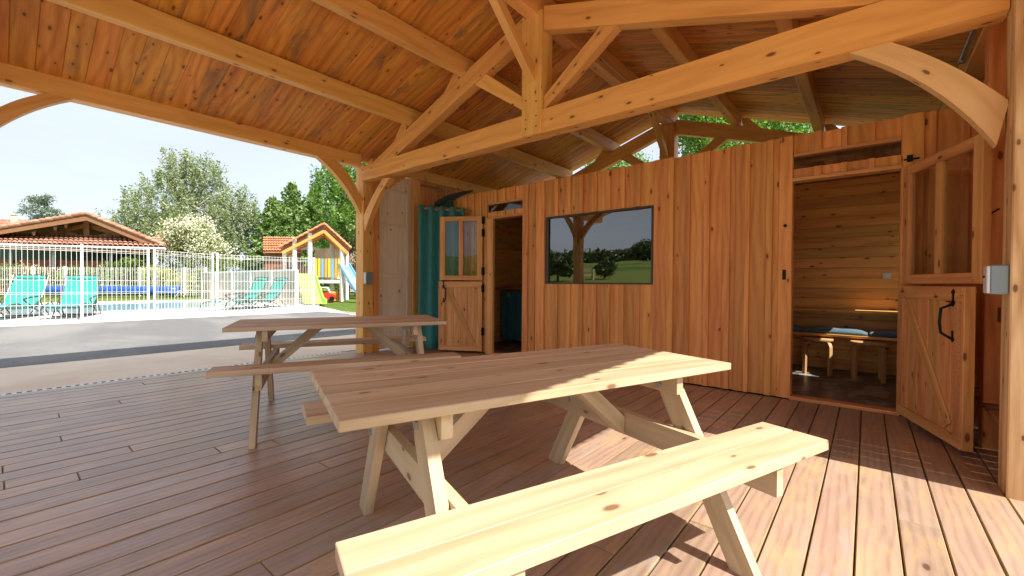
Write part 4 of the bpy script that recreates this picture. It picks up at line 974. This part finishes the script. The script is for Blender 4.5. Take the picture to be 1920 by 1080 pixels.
def house(label, px, Dp, wpx, top, eave, mat=M_TILE, base=545, chim=None, wall=M_RENDER, ridge=.0):
    rd = ray(px, 530); fw = Vector((rd.x, rd.y, 0)).normalized(); e = empty('house', label, 'house', D(px, Dp))
    def Q(x, y, dd=0): p = far(x, Dp+dd, 0); p.z = H+(526-y)*(Dp+dd)/FPX; return p
    x0, x1 = px-wpx/2, px+wpx/2
    one('wall', wall, e, lambda m: m.prism([Q(x0+3, eave), Q(x1-3, eave), Q(x1-3, base), Q(x0+3, base)], fw*5))
    def rf(m):
        A = Q(x0, eave, -.4); B = Q(x1, eave, -.4); up = Q(x0+ridge*wpx, top, 3)-A
        tiles(m, A, B, up, 6, max(8, int(wpx/5)), amp=.06*Dp/27); m.prism([A, B, Q(x1-ridge*wpx, top, 3), Q(x0+ridge*wpx, top, 3)], (0, 0, -.08))
    one('roof', mat, e, rf)
    if chim:
        c0 = Q(chim, top+6, 2.0); one('chimney', M_RENDER, e, lambda m: (m.box((c0.x-.35, c0.y-.35, c0.z-1), (c0.x+.35, c0.y+.35, c0.z+.9), 2), m.box((c0.x-.42, c0.y-.42, c0.z+1.1), (c0.x+.42, c0.y+.42, c0.z+1.2), 2), m.box((c0.x-.3, c0.y-.3, c0.z+.9), (c0.x+.3, c0.y+.3, c0.z+1.1), 2)))
    rebase(e)
house('distant house with terracotta roof and chimney at the left edge', -10, 62, 100, 413, 432, chim=27, ridge=.2)
house('small building with bright orange tiled roof left of the playhouse', 530, 27, 74, 443, 470, M_TILE2, wall=M_DARKWOOD)
house('red roofed house half hidden by the tall tree beside the corner post', 690, 34, 80, 350, 374, M_TILE2, ridge=.15)

# ------------------------------------------------------------------ vegetation
def leaves_obj(name, mat, pos, size, parent=None, droop=0, aspect=.55, rnd=None):
    n = len(pos); a = rng.normal(size=(n, 3)); a[:, 2] -= droop*2; a /= np.linalg.norm(a, axis=1)[:, None]
    b = np.cross(a, rng.normal(size=(n, 3))); b /= np.linalg.norm(b, axis=1)[:, None]
    s = (size*(.6+.8*rng.random(n)))[:, None] if np.isscalar(size) else (size*(.6+.8*rng.random(n)))[:, None]
    V = np.stack([pos-a*s, pos+b*s*aspect, pos+a*s, pos-b*s*aspect], 1).reshape(-1, 3)
    me = bpy.data.meshes.new(name); me.vertices.add(4*n); me.vertices.foreach_set('co', V.astype(np.float32).ravel())
    me.loops.add(4*n); me.loops.foreach_set('vertex_index', np.arange(4*n, dtype=np.int32)); me.polygons.add(n)
    me.polygons.foreach_set('loop_start', np.arange(0, 4*n, 4, dtype=np.int32))
    r = np.clip(rnd if rnd is not None else rng.random(n), 0, 1)
    at = me.attributes.new('rnd', 'FLOAT', 'POINT'); at.data.foreach_set('value', np.repeat(r, 4).astype(np.float32))
    me.materials.append(mat); me.update(); me.validate(); o = bpy.data.objects.new(name, me); COL.objects.link(o)
    if parent: o.parent = parent; o.matrix_parent_inverse = Matrix.Translation(parent.location).inverted()
    return o
def crown_pts(blobs, n, ncl, cl=.45, hang=0):
    """clumps scattered through the blobs' shells, leaves scattered through each clump (hang: strands falling below)"""
    vols = np.array([b[3]*b[4]*b[5] for b in blobs]); pr = vols**(2/3); pr = pr/pr.sum(); out = []; rr = []
    ids = rng.choice(len(blobs), ncl, p=pr); per = max(1, n//ncl)
    for i in ids:
        x, y, z, a, b, c = blobs[i]; d = rng.normal(size=3); d /= np.linalg.norm(d); k = rng.random()**.35
        ctr = np.array([x, y, z])+d*np.array([a, b, c])*k; tone = rng.random()
        m = int(per*(.5+rng.random())); p = rng.normal(size=(m, 3))*cl*np.array([1, 1, .7])
        if hang: t = rng.random(m); p = rng.normal(size=(m, 3))*np.array([.13, .13, .1])*cl*2; p[:, 2] -= t*hang*(.5+rng.random())
        out.append(ctr+p); rr.append(np.clip(.5*tone+.5*rng.random(m), 0, 1))
    return np.concatenate(out), np.concatenate(rr)
def tree(name, label, base, top, blobs, n, ncl, size, mat, cl=.45, hang=0, trunk_r=.2, bark=M_TRUNK, group=None, droop=0, cat='tree', limbs=8):
    e = empty(name, label, cat, tuple(base), 0, group); base = Vector(base)
    p, r = crown_pts(blobs, n, ncl, cl, hang); leaves_obj('crown', mat, p, size, e, droop, rnd=r)
    m = MB(); H_ = top-base.z; ax = [base+Vector((math.sin(i*1.3)*trunk_r*.6, math.cos(i*1.7)*trunk_r*.6, H_*.75*i/6)) for i in range(7)]; ax[0] = base
    m.tube(ax, [trunk_r*(1-.13*i) for i in range(7)], 9)
    for k in range(limbs):
        b = blobs[k % len(blobs)]; s = ax[2+k % 4]; c = Vector(b[:3])+Vector((random.uniform(-.6, .6)*b[3], random.uniform(-.6, .6)*b[4], random.uniform(0, .6)*b[5]))
        mid = s.lerp(c, .5)+Vector((0, 0, .08*(c-s).length)); m.tube([s, mid, c], [trunk_r*.4, trunk_r*.25, trunk_r*.06], 6)
    t = m.build('trunk', bark, e, smooth=True); t.matrix_parent_inverse = Matrix.Translation(e.location).inverted(); return e
def QB(px, py, Dd): p = far(px, Dd, 0); return np.array([p.x, p.y, H+(526-py)*Dd/FPX])
def blobs_px(L, Dd, depth=.8):     # (px, py, rx_px, rz_px, dd)
    k = Dd/FPX; return [(*QB(x, y, Dd+dd), rx*k, rx*k*depth, rz*k) for x, y, rx, rz, dd in L]
# birch
Db = 36
tree('birch_tree', 'tall weeping birch with a broad grey green crown behind the pool house', D(345, Db), 12.3,
     blobs_px([(335, 325, 38, 42, 0), (388, 350, 48, 52, 1), (300, 375, 55, 52, -1), (430, 390, 46, 58, 0), (245, 410, 45, 38, 0), (355, 420, 90, 60, 0), (225, 430, 28, 30, 1), (450, 430, 44, 48, 0), (316, 292, 11, 24, 0), (470, 385, 16, 36, 0), (455, 355, 13, 22, 0), (360, 297, 26, 20, 0), (400, 302, 24, 22, 0)], Db),
     46000, 1000, .088, L_BIRCH, cl=.38, hang=1.5, trunk_r=.28, bark=M_BIRCHB, limbs=14)
tree('flowering_tree', 'rounded tree covered in white blossom in front of the birch', D(360, 30), 5.4,
     blobs_px([(355, 440, 42, 36, 0), (335, 455, 30, 28, 0), (395, 465, 30, 26, 0), (372, 420, 22, 18, 0), (405, 480, 24, 20, 0)], 30), 9000, 260, .07, L_FLOWER, cl=.25, trunk_r=.12, group=None)
p, r = crown_pts(blobs_px([(355, 442, 44, 38, 0), (335, 457, 32, 30, 0), (395, 467, 32, 28, 0), (405, 482, 26, 22, 0)], 30), 7000, 220, .27)
o = leaves_obj('leaf_mass', L_HEDGE, p, .075, bpy.data.objects['flowering_tree'], rnd=r)
# conifers
def conifer(label, px, Dd, top_py, w_px, n, mat, group=None, name='conifer_tree', tilt=0, base_py=520):
    k = Dd/FPX; b = D(px, Dd); topz = H+(526-top_py)*k; e = empty(name, label, 'tree', tuple(b), 0, group); pts = []; rr = []
    hgt = topz-.5; m = MB(); m.tube([b, b+Vector((0, 0, hgt*.5)), b+Vector((0, 0, hgt))], [.22, .13, .02], 8)
    lev = 26
    for i in range(lev):
        t = i/lev; z = .8+hgt*t; R_ = w_px*k*.5*(1-t)**.8+.12; nb = max(4, int(9*(1-t)+4)); a0 = rng.random()*6.28
        for q in range(nb):
            a = a0+6.283*q/nb+rng.normal()*.15; R2 = R_*(.65+.5*rng.random()); tone = rng.random(); d = np.array([math.cos(a), math.sin(a), 0.]); up = .30*R2
            mm = max(8, int(n/(lev*9)*(R2/(w_px*k*.5)+.35))); s = rng.random(mm)**.7; P = np.array([b.x, b.y, z])+d*s[:, None]*R2; P[:, 2] += up*s*s-.12*s+rng.normal(size=mm)*.09; P += np.cross(d, [0, 0, 1])*(rng.normal(size=mm)*.22*(1.2-s)*R2**.5)[:, None]
            pts.append(P); rr.append(np.clip(.5*tone+.5*rng.random(mm), 0, 1))
            m.tube([(b.x, b.y, z), tuple(np.array([b.x, b.y, z-.05])+d*R2*.9+np.array([0, 0, up*.8]))], [.035, .008], 5)
    leaves_obj('crown', mat, np.concatenate(pts), .16, e, rnd=np.concatenate(rr), aspect=.45)
    t_ = m.build('trunk', M_TRUNK, e); t_.matrix_parent_inverse = Matrix.Translation(e.location).inverted()
g = 'conifers behind the playhouse'
conifer('dark green conifer left of the others behind the orange roof', 512, 36, 372, 120, 15000, L_CONIF, g)
conifer('tallest dark green conifer behind the playhouse roof', 547, 38, 342, 130, 18000, L_CONIF, g)
conifer('bushy conifer next to the bright hanging tree', 588, 35, 352, 120, 15000, L_CONIF, g)
def cedar():
    Dd = 60; k = Dd/FPX; b = D(83, Dd); e = empty('cedar_tree', 'blue grey leaning cedar rising behind the pool house roof', 'tree', tuple(b)); m = MB(); pts = []; rr = []
    rt = Vector((RT.x, RT.y, 0)).normalized()
    def W(px, py, dd=0): return Vector(QB(px, py, Dd+dd))
    m.tube([b, W(92, 430), W(92, 405), W(86, 385), W(80, 372)], [.35, .3, .22, .12, .04], 8)
    for s, t in (((92, 400), (36, 396)), ((90, 392), (45, 388)), ((88, 384), (50, 374)), ((92, 412), (48, 420)), ((92, 408), (60, 408)), ((93, 408), (122, 404)), ((94, 414), (118, 412)), ((86, 380), (58, 370)), ((82, 374), (92, 370)), ((92, 418), (66, 424)), ((89, 394), (108, 396)), ((84, 378), (70, 380))):
        A = W(*s); Bv = W(t[0], t[1], random.uniform(-2, 2)); m.tube([A, A.lerp(Bv, .5)+Vector((0, 0, .3)), Bv], [.1, .06, .02], 5); mm = 330; q = rng.random(mm); P = np.array(A)+(np.array(Bv)-np.array(A))*q[:, None]
        P += rng.normal(size=(mm, 3))*np.array([.32, .5, .10]); P[:, 2] += .3*np.sin(q*3.1)-np.abs(rng.normal(size=mm))*.35; pts.append(P); rr.append(rng.random(mm))
    leaves_obj('crown', L_CEDAR, np.concatenate(pts), .17, e, rnd=np.concatenate(rr), aspect=.35); t_ = m.build('trunk', M_TRUNK, e); t_.matrix_parent_inverse = Matrix.Translation(e.location).inverted()
cedar()
tree('hanging_tree', 'tall bright green tree with hanging foliage beside the corner post', D(648, 24), 8.6,
     blobs_px([(625, 340, 44, 46, 0), (650, 300, 50, 30, 1), (660, 380, 52, 55, 0), (640, 420, 48, 48, 1), (700, 340, 60, 60, 2), (612, 320, 22, 30, 0), (690, 450, 50, 60, 2)], 24), 26000, 520, .075, L_BRIGHT, cl=.3, hang=1.2, trunk_r=.2, limbs=12)
def shrub(label, px, Dd, w_px, h_px, mat, n=2500, name='shrub', base=.3, extra=None, size=.06, group='shrubs between the pool and the far fence'):
    k = Dd/FPX; b = D(px, Dd, base); e = empty(name, label, 'shrub', tuple(b), 0, group); h = h_px*k
    bl = [(b.x+random.uniform(-.3, .3)*w_px*k, b.y+random.uniform(-.3, .3)*w_px*k, b.z+h*random.uniform(.35, .62), w_px*k*.34, w_px*k*.3, h*.4) for _ in range(5)]
    p, r = crown_pts(bl, n, 60, .10+.08*w_px*k*.3); p[:, 2] = np.maximum(p[:, 2], base+.02); leaves_obj('foliage', mat, p, size, e, rnd=r)
    if extra: p, r = crown_pts(bl, n//3, 60, .15+.1*w_px*k*.3); p[:, 2] = np.maximum(p[:, 2], base+.05); leaves_obj('blossom', extra, p, size*.8, e, rnd=r)
    m = MB()
    for k_ in range(5): m.tube([b, b+Vector((random.uniform(-.2, .2)*w_px*k, random.uniform(-.2, .2)*w_px*k, h*.6))], [.03, .01], 5)
    t_ = m.build('stem', M_TRUNK, e); t_.matrix_parent_inverse = Matrix.Translation(e.location).inverted()
SH = [(12, 25.0, 60, 62, L_HEDGE, None, 'loose green shrub at the far left behind the railing'), (62, 25.2, 50, 56, L_HEDGE, L_PINK, 'shrub with pink blossom behind the railing, left of the second lounger'), (100, 25.6, 44, 58, L_HEDGE, L_PINK, 'taller shrub dotted with pink blossom above the second lounger'), (140, 24.8, 40, 58, L_BRIGHT, None, 'bright green shrub left of the first tall fence post'),
      (182, 25.2, 50, 48, L_HEDGE, None, 'low green shrub right of the first tall fence post'), (225, 25.6, 50, 74, L_BRIGHT, None, 'tall green shrub below the right part of the pool house roof'), (262, 26, 50, 80, L_HEDGE, None, 'tall olive shrub just left of the double fence post'), (305, 25.4, 50, 60, L_YELLOW, None, 'yellow green bush just right of the double fence post'),
      (345, 24.8, 60, 44, L_YELLOW, L_HEDGE, 'low golden bush in front of the white blossom tree'), (385, 25.8, 54, 62, L_HEDGE, None, 'green bush at the left end of the windbreak'), (322, 27.5, 60, 74, L_DARK, None, 'dark green bush behind the golden bush'), (420, 27.5, 60, 74, L_HEDGE, None, 'green bush rising behind the left half of the windbreak'), (470, 27.5, 56, 72, L_DARK, None, 'dark bush rising behind the middle of the windbreak'),
      (525, 29.5, 60, 74, L_DARK, None, 'dark bush between the orange roofed building and the playhouse'), (668, 23, 60, 110, L_DARK, L_PINK, 'dark shrub with reddish blossom right of the playhouse, beside the corner post'), (640, 23.5, 46, 90, L_HEDGE, None, 'green shrub directly behind the playhouse')]
for px, Dd, wp, hp, mt, ex, lb in SH: shrub(lb, px, Dd, wp, hp, mt, 2600, extra=ex)
# trees beyond the open gable, behind the cabin
for px, py, Dd, rr_, lb in ((1330, 215, 15.5, 95, 'bright green tree seen through the open gable, right of the king post'), (1460, 225, 17, 90, 'bright green tree seen through the open gable above the right doorway'), (1150, 330, 22, 70, 'green tree top seen low through the left side of the open gable')):
    k = Dd/FPX; b = far(px, Dd, -.06)
    tree('garden_tree', lb, b, QB(px, py-rr_*.8, Dd)[2], [(*QB(px+dx*rr_, py+dy*rr_, Dd+dd), rr_*k*s, rr_*k*s, rr_*k*s) for dx, dy, s, dd in ((0, 0, .6, 0), (-.4, .3, .45, 1), (.5, .2, .5, 0), (0, .7, .6, 0), (.6, -.3, .4, 1), (-.3, -.35, .4, 0), (.2, 1.3, .7, 0))],
         17000, 380, .065, L_BRIGHT, cl=.26, trunk_r=.14, group='trees beyond the open gable', limbs=10)

# ------------------------------------------------------------------ countryside (mirrored in the cabin window)
def mir(px, py, Xv):      # the real place of something seen mirrored in the window plane
    p = on(px, py, 'x', Xv); return Vector((2*(WX+.03)-p.x, p.y, p.z))
def gnd(x, y): dd = max(0, -x-14+.25*max(0, -y)); return gz(x, y)-.06+14*(1-math.exp(-dd/110))+(.8*math.sin(x*.03+y*.02) if dd > 10 else 0)
HT = [(1048, 40, 2.7, 'round dark green field tree nearest the rail fence'), (1075, 150, 4, 'field tree on the skyline left of the mirrored post'), (1040, 170, 4.5, 'low hedgerow tree at the far left of the skyline'), (1132, 42, 2.0, 'reddish green bush standing in the field'), (1155, 175, 5.5, 'rounded skyline tree with a narrow crown'), (1172, 180, 5.5, 'rounded skyline tree beside the tallest hedge'),
      (1205, 150, 6.5, 'largest dark tree at the right of the skyline'), (1225, 130, 6, 'dark skyline tree next to the largest tree'), (1110, 190, 4, 'small skyline tree behind the mirrored post'), (1140, 185, 4, 'low bushy skyline tree in the hedge line')]
for i, (px, dist, hh, lb) in enumerate(HT):
    p = on(px, 520, 'x', WX+.03); d = Vector((p.x, p.y, 0)).normalized(); v = d*dist; x, y = 2*(WX+.03)-v.x, v.y; z = gnd(x, y); r = hh*.42; b = Vector((x, y, z))
    tree('field_tree', lb, b, z+hh, [(x+random.uniform(-.4, .4)*r, y+random.uniform(-.4, .4)*r, z+hh*random.uniform(.45, .7), r*.8, r*.8, r*.7) for _ in range(5)], 3500, 110, .11*hh**.6, L_DARK, cl=.09*hh, trunk_r=.03*hh, group='trees in the fields behind the camera', limbs=5)
def hedge():
    m = []; r = []
    for px0 in np.linspace(1000, 1260, 90):
        p = on(px0, 520, 'x', WX+.03); d = Vector((p.x, p.y, 0)).normalized(); v = d*165; x, y = 2*(WX+.03)-v.x, v.y; z = gnd(x, y); n = 80
        m.append(np.array([x, y, z+1.6])+rng.normal(size=(n, 3))*np.array([2, 2, 1.2])); r.append(rng.random(n))
    o = leaves_obj('hedgerow', L_DARK, np.concatenate(m), .8, rnd=np.concatenate(r)); tag(o, 'long dark hedgerow along the distant field edge', 'hedge', kind='stuff')
hedge()
def railfence():
    e = None; P = []
    for px0 in (1015, 1048, 1080, 1112):
        p = on(px0, 520, 'x', WX+.03); d = Vector((p.x, p.y, 0)).normalized(); v = d*41; P.append(Vector((2*(WX+.03)-v.x, v.y, 0)))
    e = empty('rail_fence', 'low wooden post and rail fence at the field edge', 'fence', tuple(P[0]))
    for p in P: p.z = gnd(p.x, p.y); one('post', M_TABLE2, e, lambda m: m.box((p.x-.1, p.y-.1, p.z-.05), (p.x+.1, p.y+.1, p.z+1.2), 2))
    for a, b in zip(P, P[1:]):
        for z in (.55, 1.05): one('rail', M_TABLE2, e, lambda m: m.beam(a+Vector((0, 0, z)), b+Vector((0, 0, z)), .05, .16))
    rebase(e)
railfence()
